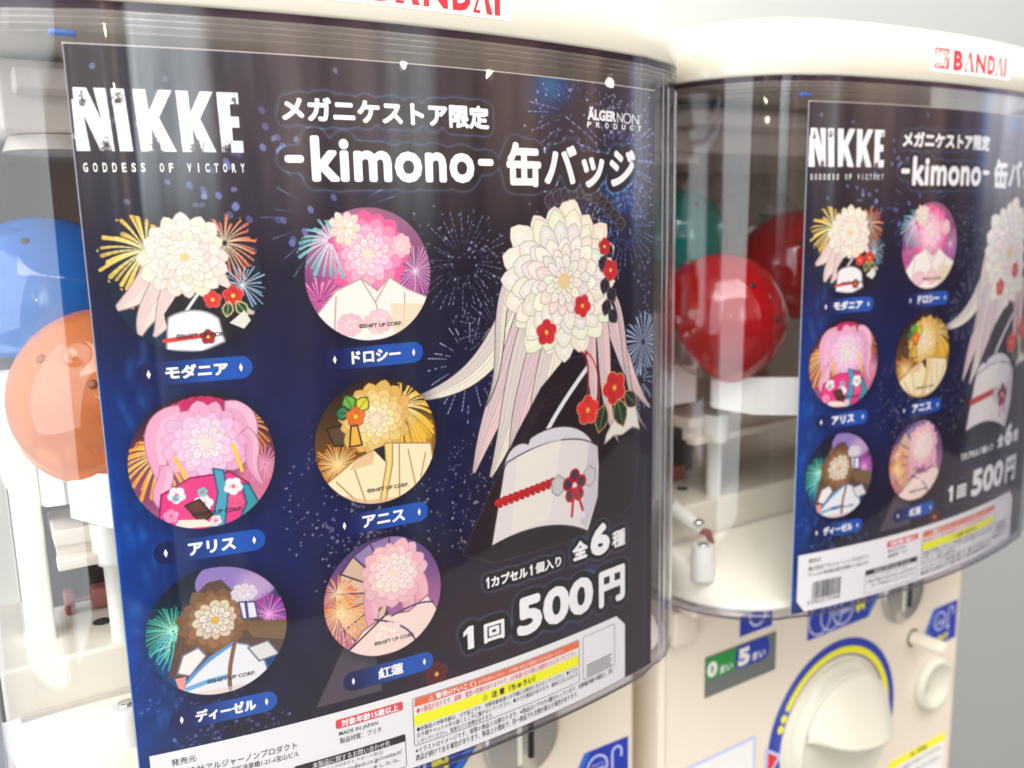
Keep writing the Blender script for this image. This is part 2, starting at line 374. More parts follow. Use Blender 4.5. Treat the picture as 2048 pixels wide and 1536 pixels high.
def leaf(cx, cy, l, th, col, edge, w=.34):
    d = (math.cos(th), math.sin(th)); A = [(cx + d[0] * l * t - d[1] * l * w * s, cy + d[1] * l * t + d[0] * l * w * s) for t, s in ((0, 0), (.25, .7), (.5, 1), (.75, .7), (1, 0), (.75, -.7), (.5, -1), (.25, -.7))]
    poly(A, col, line=edge, lw=.012); seg((cx, cy), (cx + d[0] * l * .9, cy + d[1] * l * .9), .008, .005, edge)
def boxblur(a, r):
    for ax in (0, 1):
        for _ in range(3):
            k = 2 * r + 1; p = np.pad(a, [(r + 1, r) if i == ax else (0, 0) for i in (0, 1)], mode='edge'); c = np.cumsum(p, axis=ax, dtype=np.float64)
            a = ((np.take(c, range(k, c.shape[ax]), ax) - np.take(c, range(0, c.shape[ax] - k), ax)) / k).astype(np.float32)
    return a
def vnoise(seed, sc, oc=4):
    r = np.random.RandomState(seed); out = np.zeros((H, W), np.float32); amp = 1; tot = 0
    for o in range(oc):
        s = sc * 2 ** o; gh, gw = int((V1 - V0) * s) + 3, int((U1 - U0) * s) + 3; g = r.rand(gh, gw)
        yy = np.arange(H) / RES * s; xx = np.arange(W) / RES * s; y0 = yy.astype(int); x0 = xx.astype(int); fy = yy - y0; fx = xx - x0; fy = fy * fy * (3 - 2 * fy); fx = fx * fx * (3 - 2 * fx)
        A = g[y0][:, x0]; B = g[y0][:, x0 + 1]; C_ = g[y0 + 1][:, x0]; D_ = g[y0 + 1][:, x0 + 1]
        out += amp * ((A * (1 - fx) + B * fx) * (1 - fy[:, None]) + (C_ * (1 - fx) + D_ * fx) * fy[:, None]); tot += amp; amp *= .55
    return out / tot
# --- text as triangles in (u,v)
_tc = {}
def text_geo(s, bold=0.0, shear=0.0, spacing=1.0):
    key = (s, bold, shear, spacing)
    if key in _tc: return _tc[key]
    c = bpy.data.curves.new('lettering_source', 'FONT'); c.body = s; c.resolution_u = 3 if len(s) < 16 else 1; c.offset = bold; c.shear = shear; c.space_character = spacing
    o = bpy.data.objects.new('lettering_source', c); COL.objects.link(o); bpy.context.view_layer.update()
    me = o.to_mesh(); v = np.array([q.co[:2] for q in me.vertices]); f = [tuple(q.vertices) for q in me.polygons]
    o.to_mesh_clear(); bpy.data.objects.remove(o); bpy.data.curves.remove(c)
    mn, mx = v.min(0), v.max(0); v = (v - mn) / (mx - mn); _tc[key] = (v, f, (mx - mn)); return _tc[key]
def text_fit(s, u0, u1, v0, v1, bold=0.0, **k):
    v, f, sz = text_geo(s, bold, **k); return np.stack([u0 + v[:, 0] * (u1 - u0), v0 + v[:, 1] * (v1 - v0)], 1), f
ONE = [(.36, 0), (.78, 0), (.78, 1), (.44, 1), (.08, .80), (.08, .60), (.36, .72)]
def one(u0, u1, v0, v1):
    P = np.array([(u0 + a * (u1 - u0), v0 + b * (v1 - v0)) for a, b in ONE]); return P, [(0, 1, 5, 6), (1, 2, 3, 6), (3, 4, 5, 6)] if False else [(0, 1, 2, 3, 6), (3, 4, 5, 6)]
def bold(s, u0, u1, v0, v1, w, n=8, **k):
    V_, F_ = text_fit(s, u0 + w, u1 - w, v0 + w, v1 - w, 0.0, **k)
    return [(V_, F_)] + [(V_ + np.array([[w * math.cos(i * 2 * math.pi / n), w * math.sin(i * 2 * math.pi / n)]]), F_) for i in range(n)]
def tri_raster(V, F, mask):
    for f in F:
        for k in range(1, len(f) - 1):
            P = V[[f[0], f[k], f[k + 1]]]; s = reg(P[:, 0].min(), P[:, 0].max(), P[:, 1].min(), P[:, 1].max())
            if s is None: continue
            X, Y = s[2], s[3]; e = .35 / RES; area_ = (P[1, 0] - P[0, 0]) * (P[2, 1] - P[0, 1]) - (P[2, 0] - P[0, 0]) * (P[1, 1] - P[0, 1])
            sg = 1 if area_ > 0 else -1; ok = True
            for i in range(3):
                a, b = P[i], P[(i + 1) % 3]; l = math.hypot(*(b - a)) + 1e-9
                ok = ok & ((sg * ((b[0] - a[0]) * (Y - a[1]) - (b[1] - a[1]) * (X - a[0]))) / l > -e)
            mask[s[0], s[1]] = np.maximum(mask[s[0], s[1]], ok)
TXT = {   # lettering meshes: name -> list of (V,F)
 'title_lettering': bold('メガニケストア限定', -2.235, 1.10, 3.965, 4.33, .019),
 'price_lettering': [], }
TXT['headline_lettering'] = bold('kimono', -1.86, .80, 3.13, 3.79, .031, 10, spacing=1.07) + bold('缶', 1.41, 2.13, 3.08, 3.80, .034) + bold('バッジ', 2.19, 4.45, 3.08, 3.79, .030)
def barq(u0, u1, v0, v1, r=.05):
    P = rr2(u0, u1, v0, v1, r, 4); return np.array(P), [tuple(range(len(P)))]
TXT['headline_lettering'] += [barq(-2.24, -1.96, 3.40, 3.51), barq(.86, 1.16, 3.405, 3.515)]
TXT['count_lettering'] = [one(.79, .88, -3.72, -3.52), one(1.72, 1.81, -3.72, -3.52)] + bold('カプセル', .90, 1.68, -3.72, -3.52, .010, 6) + bold('個入り', 1.85, 2.46, -3.72, -3.51, .008, 6) + bold('全', 2.74, 3.13, -3.715, -3.35, .020) + bold('6', 3.20, 3.73, -3.77, -3.14, .045) + bold('種', 3.79, 4.18, -3.74, -3.39, .012, 6)
TXT['price_lettering'] = [one(.29, .58, -4.73, -4.31)] + bold('回', .72, 1.15, -4.72, -4.36, .018) + bold('500', 1.42, 3.27, -4.82, -4.08, .048) + bold('円', 3.42, 4.17, -4.86, -4.12, .040)
PLATES = [('モダニア', -4.28, -3.05, .53, .42, .36), ('ドロシー', -1.68, -.40, .525, .40, .36), ('アリス', -4.28, -3.05, -2.075, .33, .36), ('アニス', -1.68, -.42, -2.09, .36, .36), ('ディーゼル', -4.28, -3.05, -4.69, .44, .36), ('紅蓮', -1.68, -.44, -4.705, .22, .36)]

# backdrop
uu = (U0 + (np.arange(W) + .5) / RES)[None, :]; vv = (V0 + (np.arange(H) + .5) / RES)[:, None]
n1, n2, n3 = vnoise(1, .5), vnoise(2, 1.3), vnoise(3, 3.0, 3)
def col3(c): return np.array(c8(*c), np.float32)[None, None]
navy = col3((18, 38, 102)); royal = col3((8, 68, 156)); night = col3((22, 15, 30)); plum = col3((44, 30, 44))
midw = np.exp(-((vv + 1.4) / 3.0) ** 2) * np.clip(1.05 - (uu + 5) / 8.5, 0.12, 1)
IMG[:] = night * (1 - midw[..., None]) + navy * midw[..., None]
rw = np.clip((-3.6 - uu) / 1.3, 0, 1) * np.clip((1.2 - vv) / 3, 0, 1) * (.35 + .9 * n2); IMG[:] = IMG * (1 - rw[..., None] * .9) + royal * rw[..., None] * .9
pl = np.clip((-2.3 - vv) / 1.5, 0, 1) * np.clip((uu + 3.0) / 2.5, 0, 1); IMG[:] = IMG * (1 - pl[..., None]) + plum * pl[..., None]
sm = np.clip((n1 - .5) * 5, 0, 1) * np.clip((n2 - .45) * 3, 0, 1) * .35; IMG[:] = IMG * (1 - sm[..., None]) + col3((24, 60, 150)) * sm[..., None]
tw = np.exp(-(((uu - 2.35) / .35) ** 2 + ((vv - 4.75) / .35) ** 2)) + .5 * np.exp(-(((uu - 3.9) / .8) ** 2 + ((vv - 3.0) / .5) ** 2)); IMG[:] += tw[..., None] * col3((0, 90, 130)) * .8
IMG[:] *= (0.90 + .2 * n3)[..., None]
# far fireworks and drifting sparks
dot = c8(150, 160, 205)
for (cx, cy, r, n) in ((-3.1, 4.0, 2.2, 26), (-4.0, 3.3, 1.6, 20)):
    for i in range(n):
        th = rng.rand() * 6.283; q = rng.uniform(.35, 1) * r; ell(cx + q * math.cos(th), cy + q * math.sin(th) * .8, .036, .046, dot, th, a=rng.uniform(.35, .8)); 
for i in range(34):
    th = rng.rand() * 6.283; q = rng.uniform(.5, 1.15); ell(-2.55 + q * math.cos(th) * .9, 3.1 + q * math.sin(th), .042, .055, c8(140, 150, 190), .5, a=rng.uniform(.4, .85)); ell(-2.55 + q * math.cos(th) * .9, 3.1 + q * math.sin(th), .08, .1, c8(40, 50, 160), .5, a=.35, soft=1)
burst(-1.6, 2.6, 1.1, 22, c8(70, 90, 120), c8(120, 145, 175), .014, .55, .02, dashes=False, a=.6)
burst(3.9, 3.55, 1.5, 40, c8(120, 130, 200), c8(190, 195, 225), .018, .35, .05, .4, dashes=True, a=.8)
burst(4.2, 2.4, 1.0, 34, c8(60, 100, 190), c8(180, 190, 225), .016, .3, .04, .4, dashes=True, a=.8)
burst(2.9, 4.3, 1.3, 26, c8(90, 90, 170), c8(190, 190, 225), .018, .35, .04, .4, dashes=True, a=.7)
for i in range(150):
    ell(rng.uniform(1.8, 5.0), rng.uniform(2.4, 4.85), rng.uniform(.010, .022), rng.uniform(.014, .030), c8(200, 205, 230), a=rng.uniform(.4, .9))
for (cx, cy, r, n, ca, cb) in ((.55, 1.9, .95, 34, c8(90, 95, 130), c8(190, 195, 215)), (1.15, .75, .8, 26, c8(100, 90, 120), c8(180, 175, 190)), (-4.45, -3.6, .7, 20, c8(20, 60, 140), c8(40, 100, 190))):
    burst(cx, cy, r, n, ca, cb, .014, .35, .05, .4, dashes=True, a=.7)
burst(.6, .25, .95, 24, c8(140, 140, 160), c8(215, 215, 225), .016, .55, .1, .3, dashes=True, a=.8)
burst(4.72, .20, .62, 30, c8(200, 215, 235), c8(170, 190, 220), .026, .12, .08, .2, a=.95); burst(4.6, -.55, .55, 20, c8(190, 205, 230), c8(120, 140, 190), .016, .3, .3, .4, dashes=True)
sparks(.2, 2.2, 1.1, .6, 60, c8(180, 185, 210)); sparks(.9, 1.2, .6, 1.2, 70, c8(170, 175, 200)); sparks(4.75, 1.3, .25, .7, 30, c8(190, 200, 225))
sparks(-1.9, -1.8, .7, 1.4, 110, c8(195, 180, 170), (.010, .026)); sparks(.2, -2.2, .9, .8, 110, c8(190, 178, 165), (.010, .028)); sparks(-1.4, -2.2, .8, .4, 80, c8(185, 160, 150), (.012, .034)); sparks(.6, -1.4, .5, .5, 40, c8(190, 195, 215), (.008, .018))
sparks(-4.1, -4.4, .8, .25, 50, c8(90, 120, 190), (.012, .03)); sparks(-3.6, -5.0, .9, .22, 60, c8(110, 125, 190), (.012, .032))
for i in range(26):
    u_, v_ = rng.uniform(-4.8, -4.3), rng.uniform(-4.8, 1.0); ell(u_, v_, .10, rng.uniform(.1, .3), c8(30, 110, 190), rng.uniform(-.3, .3), a=.45, soft=1)

# the big stand-in bouquet on the right: pale chrysanthemum, trailing streamers, dark wrap, pale vase with a red cord
cream, cream2, blush, ln = c8(240, 234, 212), c8(226, 220, 212), c8(238, 205, 200), c8(70, 60, 66)
for q in (((1.75, 1.6), (1.3, .6), (.9, -.1), (-.35, -.22), .22, .20, .05), ((1.9, 1.2), (1.5, .0), (1.0, -.6), (.62, -1.62), .26, .22, .03), ((2.0, 1.0), (1.6, .0), (1.5, -.8), (.95, -1.75), .26, .26, .03),
          ((2.2, .9), (2.0, -.1), (1.6, -.6), (1.35, -1.6), .24, .24, .02), ((2.5, .8), (2.2, -.2), (2.0, -.6), (1.75, -1.5), .24, .2, .02), ((1.6, 1.8), (1.0, 1.1), (1.4, .3), (.9, -.5), .10, .08, .01)):
    ribbon(*q, cream if rng.rand() < .6 else blush, line=ln, shade=c8(205, 190, 192))
poly([(2.05, -.35), (2.6, .1), (3.5, .15), (4.1, -.2), (4.55, -.8), (4.6, -1.9), (4.45, -3.0), (3.3, -3.3), (1.0, -3.3), (.35, -3.0), (1.0, -1.9), (1.5, -1.1)], c8(34, 26, 34), line=c8(60, 50, 60))
for i in range(5): path([(1.3 + .1 * i, -1.6 + .1 * i), (1.8 + .12 * i, -.8 + .1 * i), (2.2 + .1 * i, -.75 + .1 * i)], .006, c8(58, 48, 60))
path(bez((3.35, .05), (2.7, -.5), (2.2, -1.0), (1.95, -1.5)), .045, c8(228, 226, 228)); 
for q in (((3.6, 1.0), (4.1, .3), (4.2, -.5), (4.95, -1.12), .16, .14, .02), ((3.5, .8), (3.7, .2), (3.5, -.9), (4.0, -1.65), .16, .12, .01), ((3.8, 1.2), (4.3, .8), (4.0, -.8), (4.85, -1.55), .06, .06, .01), ((3.3, .5), (3.2, .0), (3.4, -.6), (3.3, -1.0), .1, .12, .02)):
    ribbon(*q, blush, line=ln, shade=c8(205, 188, 190))
poly([(3.65, -1.45), (4.05, -.95), (4.45, -.85), (4.62, -1.5), (4.4, -1.42), (4.1, -1.52), (3.85, -1.5), (3.6, -1.62)], c8(226, 222, 208), line=c8(150, 140, 130))
leaf(3.62, -.85, .55, -1.9, c8(24, 56, 44), c8(205, 150, 90)); leaf(3.95, -.8, .6, -1.25, c8(28, 64, 46), c8(205, 150, 90)); leaf(4.15, -.7, .5, -.7, c8(24, 48, 44), c8(205, 150, 90))
camellia(3.17, -.9, .27, c8(222, 52, 52), c8(235, 170, 110)); camellia(3.88, -.58, .31, c8(206, 44, 48), c8(235, 170, 110), rot=.4)
blossom(2.62, 1.48, 1.42, [cream, cream, c8(236, 228, 216), c8(246, 240, 222), c8(238, 222, 214), c8(246, 240, 220), c8(250, 244, 224)], 19, ln, 1.0, c8(232, 200, 150), wid=.20, rot=.1, pale=c8(250, 246, 232))
for i in range(15):
    t = i / 14; x_, y_ = 1.55 + 2.25 * t, 2.42 + .62 * math.sin(t * 2.5) - .05 * t
    if t > .25: leaf(x_ + .1, y_ - .1 - .55 * max(0, t - .65), .30, 1.9 - 1.9 * t, c8(40, 34, 42), c8(92, 84, 92), .42)
for i in range(7): leaf(3.62 + .02 * i, 2.1 - .2 * i, .32, -.9 + (i % 2) * -1.0, c8(38, 32, 40), c8(86, 78, 88), .40)
camellia(3.62, 2.05, .15, c8(190, 40, 50), c8(225, 90, 90)); camellia(3.78, 1.62, .19, c8(200, 44, 54), c8(230, 100, 96), rot=.5); camellia(2.2, .62, .22, c8(206, 46, 54), c8(226, 120, 100)); camellia(3.05, 1.02, .20, c8(206, 46, 54), c8(226, 120, 100), rot=.8)
path(bez((3.0, .2), (3.25, .1), (3.2, -.25), (3.15, -.75)), .014, c8(190, 30, 44)); path(bez((3.1, .2), (3.5, .0), (3.5, -.6), (3.42, -1.1)), .014, c8(190, 30, 44))
poly(bez((1.2, -1.75), (1.25, -1.25), (1.6, -1.2), (1.75, -1.3), 8) + bez((1.8, -1.2), (2.3, -.98), (3.2, -1.05), (3.42, -1.8), 10), c8(216, 212, 218), line=ln)
poly([(1.24, -1.62)] + bez((1.3, -1.55), (2.0, -1.28), (2.9, -1.25), (3.42, -1.62), 10) + [(3.45, -2.0), (3.42, -2.6), (3.12, -3.28)] + bez((3.12, -3.2), (2.5, -2.85), (1.7, -2.75), (.93, -2.98), 12), c8(226, 220, 214), line=ln)
poly(bez((1.5, -1.5), (1.9, -1.36), (2.3, -1.33), (2.5, -1.33), 6) + [(2.2, -2.75)] + [(1.35, -2.85)], c8(238, 232, 216), a=.7); poly([(3.2, -1.5), (3.42, -1.65), (3.4, -2.6), (3.1, -3.15), (2.95, -3.0)], c8(196, 188, 198), a=.7)
for i in range(11):
    t = i / 10; x_, y_ = 1.08 + 1.18 * t, -2.24 + .14 * t; ell(x_, y_ + .03, .085, .052, c8(120, 18, 26), .6); ell(x_, y_ + .03, .075, .042, c8(205, 40, 44), .6); ell(x_ + .03, y_ - .04, .075, .04, c8(185, 30, 38), -.5)
for cx in (2.42, 3.2): poly([(cx + .17 * math.cos(a_), -2.18 + .2 * math.sin(a_) + .03 * (cx - 2.4)) for a_ in [i * math.pi / 3 + .5 for i in range(6)]], c8(200, 198, 196), line=c8(150, 146, 146))
for i in range(5):
    th = i * 2 * math.pi / 5 + .3; ell(2.82 + .17 * math.cos(th), -2.27 + .20 * math.sin(th), .13, .13, c8(176, 30, 40)); ell(2.82 + .17 * math.cos(th), -2.27 + .20 * math.sin(th), .085, .085, c8(70, 60, 76))
ell(2.82, -2.27, .06, .06, c8(225, 220, 222)); path([(2.8, -2.32), (2.74, -2.85)], .03, c8(196, 36, 44)); path([(2.86, -2.32), (3.02, -2.78)], .03, c8(196, 36, 44)); ell(2.74, -2.92, .055, .07, c8(224, 220, 220)); ell(3.03, -2.86, .055, .07, c8(224, 220, 220))
poly([(-2.3, -5.0), (-1.75, -4.0), (-1.3, -4.3), (-1.2, -5.0)], c8(92, 82, 92), a=.8); camellia(-.22, -5.0, .20, c8(92, 26, 34), c8(130, 50, 56)); poly([(3.1, -3.9), (3.35, -3.9), (3.28, -4.3), (3.18, -4.3)], c8(40, 70, 120), a=.6)

# six round badge pictures (flowers, fans, folded cloth and fireworks)
BADGES = [(-3.66, 1.80), (-1.055, 1.77), (-3.664, -.79), (-1.065, -.825), (-3.66, -3.40), (-1.08, -3.395)]
def clip_disc(cx, cy, r=1.0):
    global CLIP
    q = np.hypot(uu - cx, vv - cy); CLIP = np.clip((r - q) * RES + .5, 0, 1).astype(np.float32)
def fill_grad(cx, cy, c_top, c_bot, c_mid=None):
    t = np.clip((vv - cy + 1) / 2, 0, 1) + 0 * uu
    c = np.array(c_bot)[None, None] * (1 - t[..., None]) + np.array(c_top)[None, None] * t[..., None]
    IMG[:] = IMG * (1 - CLIP[..., None]) + c * CLIP[..., None]
for bx, by in BADGES: ell(bx + .05, by - .02, 1.25, 1.25, c8(14, 10, 16), a=.75, soft=.35)
# 1
x, y = BADGES[0]; clip_disc(x, y); fill_grad(x, y, c8(26, 20, 26), c8(14, 44, 74)); CLIP = None
burst(x - .50, y + .42, .62, 34, c8(250, 240, 170), c8(236, 196, 92), .034, .10, .22, .2); burst(x + .52, y + .50, .48, 30, c8(255, 225, 180), c8(226, 122, 88), .024, .1, .18, .2); burst(x + .72, y - .10, .36, 26, c8(245, 250, 250), c8(150, 185, 205), .014, .02, .1, .3)
clip_disc(x, y)
for q in (((-.3, .4), (-.5, -.1), (-.7, -.2), (-.95, -.35), .16, .1, .03), ((-.2, .2), (-.4, -.3), (-.6, -.4), (-.68, -.72), .16, .12, .03), ((-.1, .1), (-.3, -.3), (-.3, -.5), (-.5, -.75), .14, .12, .02), ((.3, .2), (.5, -.2), (.5, -.4), (.85, -.5), .12, .08, .02)):
    ribbon(*[(x + a[0], y + a[1]) for a in q[:4]], *q[4:], c8(240, 218, 205), line=c8(160, 135, 130), shade=c8(216, 190, 184))
poly([(x - .35, y - .45), (x - .1, y - .1), (x + .35, y - .05), (x + .75, y - .25), (x + .7, y - .9), (x - .3, y - .95)], c8(24, 22, 28)); path([(x + .18, y - .1), (x - .12, y - .5)], .022, c8(230, 228, 225))
CLIP = None; blossom(x - .02, y + .32, .62, [c8(240, 226, 206), c8(246, 236, 216), c8(240, 222, 208), c8(250, 242, 224), c8(252, 246, 230)], 16, c8(150, 128, 120), 1.0, c8(240, 200, 140), wid=.22); clip_disc(x, y)
camellia(x + .30, y - .28, .12, c8(226, 56, 52), c8(240, 150, 110)); camellia(x + .58, y - .24, .14, c8(214, 52, 50), c8(240, 150, 110)); leaf(x + .52, y - .32, .22, -1.8, c8(30, 70, 50), c8(200, 180, 120)); leaf(x + .62, y - .32, .24, -1.0, c8(30, 70, 50), c8(200, 180, 120))
poly([(x - .32, y - .60)] + bez((x - .3, y - .5), (x - .1, y - .38), (x + .2, y - .38), (x + .36, y - .55), 8) + [(x + .42, y - .88), (x + .1, y - 1.0), (x - .36, y - .95)], c8(238, 234, 232), line=c8(160, 150, 155)); path([(x - .38, y - .82), (x + .12, y - .78)], .03, c8(214, 60, 56)); camellia(x + .2, y - .80, .10, c8(170, 40, 50), c8(60, 40, 50))
poly([(x + .50, y - .62), (x + .72, y - .45), (x + .85, y - .70), (x + .7, y - .72)], c8(226, 222, 205))
# 2
x, y = BADGES[1]; clip_disc(x, y); fill_grad(x, y, c8(150, 96, 124), c8(120, 40, 118)); ell(x - .25, y + .3, .8, .8, c8(238, 118, 168), a=.9, soft=.6); ell(x + .5, y - .2, .5, .6, c8(170, 60, 140), a=.6, soft=.8); burst(x + .74, y + .02, .42, 36, c8(255, 245, 245), c8(240, 170, 205), .010, .02, .03, .4); burst(x - .8, y - .35, .35, 26, c8(240, 110, 170), c8(245, 140, 180), .018, .1, 0, .3)
CLIP = None; blossom(x - .02, y + .30, .68, [c8(236, 96, 152), c8(244, 140, 180), c8(248, 180, 204), c8(250, 208, 218), c8(252, 226, 226), c8(252, 232, 226)], 15, c8(200, 84, 130), 1.0, c8(250, 225, 190), wid=.26)
burst(x - .58, y + .52, .50, 26, c8(235, 250, 250), c8(120, 186, 190), .030, .12, .25, .2, half=(80, 290)); blossom(x - .35, y + .70, .26, [c8(240, 222, 200), c8(250, 244, 236)], 9, c8(190, 160, 140), 1.0, c8(245, 220, 90), wid=.24); blossom(x + .52, y + .42, .18, [c8(246, 196, 200), c8(250, 220, 220)], 8, c8(220, 150, 160), 1, None, wid=.36)
clip_disc(x, y); poly([(x - .85, y - .55), (x - .55, y - .22), (x - .15, y - .05), (x + .1, y - .25), (x + .3, y - .05), (x + .6, y - .25), (x + .95, y - .4), (x + .9, y - 1), (x - .9, y - 1)], c8(246, 238, 226), line=c8(190, 160, 160))
for a, b in (((-.15, -.06), (.06, -.42)), ((.3, -.06), (.06, -.42)), ((-.55, -.3), (-.6, -.8)), ((.55, -.3), (.5, -.9)), ((.06, -.42), (.1, -.6))): path([(x + a[0], y + a[1]), (x + b[0], y + b[1])], .010, c8(200, 150, 150))
blossom(x + .1, y - .72, .24, [c8(246, 206, 208), c8(250, 226, 222)], 9, c8(216, 150, 150), .8, None, wid=.34); blossom(x - .35, y - .74, .22, [c8(244, 200, 204), c8(250, 224, 220)], 9, c8(216, 150, 150), .8, None, wid=.34); poly([(x + .3, y - .45), (x + .95, y - .5), (x + .8, y - 1), (x + .35, y - 1)], c8(232, 214, 178), a=.8)
# 3
x, y = BADGES[2]; clip_disc(x, y); fill_grad(x, y, c8(34, 16, 26), c8(200, 110, 140)); ell(x - .6, y - .3, .6, .6, c8(120, 60, 100), a=.8, soft=.7); ell(x + .75, y - .4, .45, .6, c8(214, 120, 150), a=.9, soft=.5); burst(x - .55, y + .18, .58, 32, c8(255, 235, 150), c8(238, 160, 60), .032, .1, .3, .2); burst(x + .62, y + .50, .42, 26, c8(250, 200, 120), c8(214, 120, 50), .026, .1, .3, .2); burst(x + .85, y - .15, .3, 22, c8(240, 190, 210), c8(220, 140, 170), .014, .1, .0, .3)
for i in range(11): ell(x - .62 + .11 * i + .1, y + .64 + .2 * math.sin(i * .33), .12, .12, c8(196 - 8 * (i % 3), 40, 96))
for q in (((-.25, .75), (-.75, .7), (-.6, .1), (-.55, -.35), .10, .16, .03), ((-.5, .0), (-.5, -.4), (-.8, -.4), (-.45, -.75), .08, .1, .02), ((.35, .75), (.75, .75), (.7, .2), (.5, -.1), .1, .14, .03), ((.6, .4), (.85, .1), (.5, .0), (.8, -.45), .06, .1, .02)):
    ribbon(*[(x + a[0], y + a[1]) for a in q[:4]], *q[4:], c8(240, 186, 206), line=c8(190, 120, 150), shade=c8(222, 150, 180))
blossom(x + .05, y + .27, .60, [c8(232, 172, 200), c8(240, 194, 216), c8(240, 206, 222), c8(238, 226, 226), c8(240, 234, 226)], 15, c8(180, 120, 150), 1.0, c8(246, 224, 200), wid=.25); path([(x + .42, y + .2), (x + .52, y - .2)], .024, c8(246, 204, 60)); path([(x - .38, y + .1), (x - .22, y - .28)], .024, c8(246, 190, 60))
poly([(x - .6, y - .42), (x - .2, y - .22), (x + .35, y - .2), (x + .6, y - .4), (x + .75, y - 1), (x - .7, y - 1)], c8(228, 60, 128), line=c8(140, 30, 80)); poly([(x + .12, y - .12), (x + .26, y - .16), (x + .30, y - .5), (x + .22, y - 1), (x + .02, y - 1), (x + .16, y - .5)], c8(74, 160, 180), line=c8(40, 90, 130)); poly([(x + .5, y - .4), (x + .6, y - .42), (x + .8, y - .9), (x + .4, y - 1.0), (x + .55, y - .7)], c8(60, 150, 160), line=c8(30, 90, 110))
for a, b, r, c in ((-.4, -.45, .12, c8(250, 240, 235)), (.38, -.42, .13, c8(250, 240, 235)), (-.05, -.62, .13, c8(250, 244, 240)), (-.05, -.45, .07, c8(130, 200, 195)), (-.42, -.50, .05, c8(120, 200, 200)), (-.5, -.75, .1, c8(248, 150, 190)), (.4, -.66, .12, c8(236, 90, 140)), (.1, -.9, .08, c8(250, 220, 220))): camellia(x + a, y + b, r, c, tuple(v * .9 for v in c), core=c8(236, 90, 140), rot=a * 5)
poly([(x - .3, y - .62), (x - .1, y - .55), (x + .06, y - .8), (x - .1, y - .92)], c8(96, 58, 44), line=c8(50, 30, 26)); poly([(x - .5, y - .95), (x + .1, y - .98), (x - .05, y - .86), (x - .4, y - .82)], c8(246, 226, 205))
# 4
x, y = BADGES[3]; clip_disc(x, y); fill_grad(x, y, c8(40, 26, 22), c8(160, 110, 50)); burst(x + .42, y + .50, .62, 44, c8(255, 246, 180), c8(240, 190, 70), .028, .05, .35, .25); ell(x + .7, y + .0, .4, .5, c8(244, 190, 60), a=.8, soft=.7); burst(x - .66, y - .28, .38, 36, c8(255, 250, 220), c8(226, 150, 60), .018, .02, .0, .3); ell(x - .66, y - .30, .3, .3, c8(250, 200, 100), a=.6, soft=.9)
poly([(x - .8, y + .3), (x - .5, y + .34), (x - .35, y + .0), (x - .7, y + .02)], c8(92, 70, 50), line=c8(40, 30, 26))
CLIP = None; blossom(x - .02, y + .36, .62, [c8(226, 180, 96), c8(238, 200, 120), c8(244, 214, 142), c8(248, 226, 168), c8(250, 236, 196), c8(250, 238, 210)], 15, c8(170, 116, 60), 1.0, c8(250, 225, 190), wid=.25); leaf(x - .38, y + .55, .26, 2.0, c8(110, 176, 70), c8(50, 80, 40), .45); leaf(x - .42, y + .5, .24, 3.0, c8(60, 130, 80), c8(30, 60, 50), .45); leaf(x - .3, y + .52, .26, .9, c8(214, 214, 60), c8(120, 110, 40), .45); camellia(x - .34, y + .44, .15, c8(230, 120, 40), c8(200, 50, 40)); poly([(x - .42, y + .3), (x - .32, y + .3), (x - .26, y - .02), (x - .46, y - .02)], c8(236, 180, 70), line=c8(60, 40, 30)); clip_disc(x, y)
poly([(x - .85, y - .55), (x - .4, y - .25), (x - .05, y - .12), (x + .2, y - .05), (x + .9, y - .15), (x + 1, y - 1), (x - .9, y - 1)], c8(246, 230, 184), line=c8(170, 130, 80)); poly([(x - .35, y - .22), (x - .05, y - .12), (x - .1, y - .35), (x - .5, y - .4)], c8(228, 186, 134), a=.8); poly([(x + .10, y - .04), (x + .24, y - .05), (x + .22, y - .4), (x + .08, y - 1), (x - .02, y - 1), (x + .12, y - .4)], c8(242, 214, 132), line=c8(176, 140, 80)); poly([(x - .08, y - .12), (x + .10, y - .08), (x + .1, y - .34)], c8(40, 34, 40))
for a, b in (((-.4, -.4), (-.25, -.95)), ((.5, -.2), (.62, -.9)), ((-.7, -.55), (-.4, -.9)), ((.35, -.1), (.32, -.95)), ((.8, -.3), (.7, -.7))): path([(x + a[0], y + a[1]), (x + b[0], y + b[1])], .010, c8(180, 134, 90))
poly([(x - .8, y - .72), (x - .2, y - .92), (x + .4, y - .95), (x + .9, y - .62), (x + .5, y - 1), (x - .5, y - 1)], c8(226, 178, 130), a=.7)
# 5
x, y = BADGES[4]; clip_disc(x, y); fill_grad(x, y, c8(24, 22, 30), c8(14, 80, 140)); ell(x + .35, y + .75, .62, .4, c8(150, 126, 190), a=.95); ell(x + .6, y + .6, .45, .4, c8(214, 180, 200), a=.6, soft=.6); ell(x + .85, y + .0, .4, .6, c8(70, 50, 140), a=.7, soft=.6); burst(x - .62, y + .12, .48, 48, c8(180, 250, 210), c8(44, 150, 120), .020, .05, .15, .3); burst(x - .6, y - .1, .36, 24, c8(190, 250, 230), c8(60, 170, 190), .018, .3, .3, .3); burst(x + .74, y + .12, .42, 44, c8(250, 170, 220), c8(206, 70, 170), .016, .02, .1, .3)
poly(bez((x - .75, y - .6), (x - .6, y - .1), (x - .5, y + .5), (x - .1, y + .78), 8) + bez((x + .1, y + .8), (x + .4, y + .4), (x + .5, y + .0), (x + 1.0, y - .1), 8) + [(x + .9, y - .5), (x + .2, y - .45), (x - .3, y - .7)], c8(92, 70, 60)); poly([(x + .3, y + .1), (x + 1, y - .02), (x + 1, y - .35), (x + .5, y - .2)], c8(120, 96, 70))
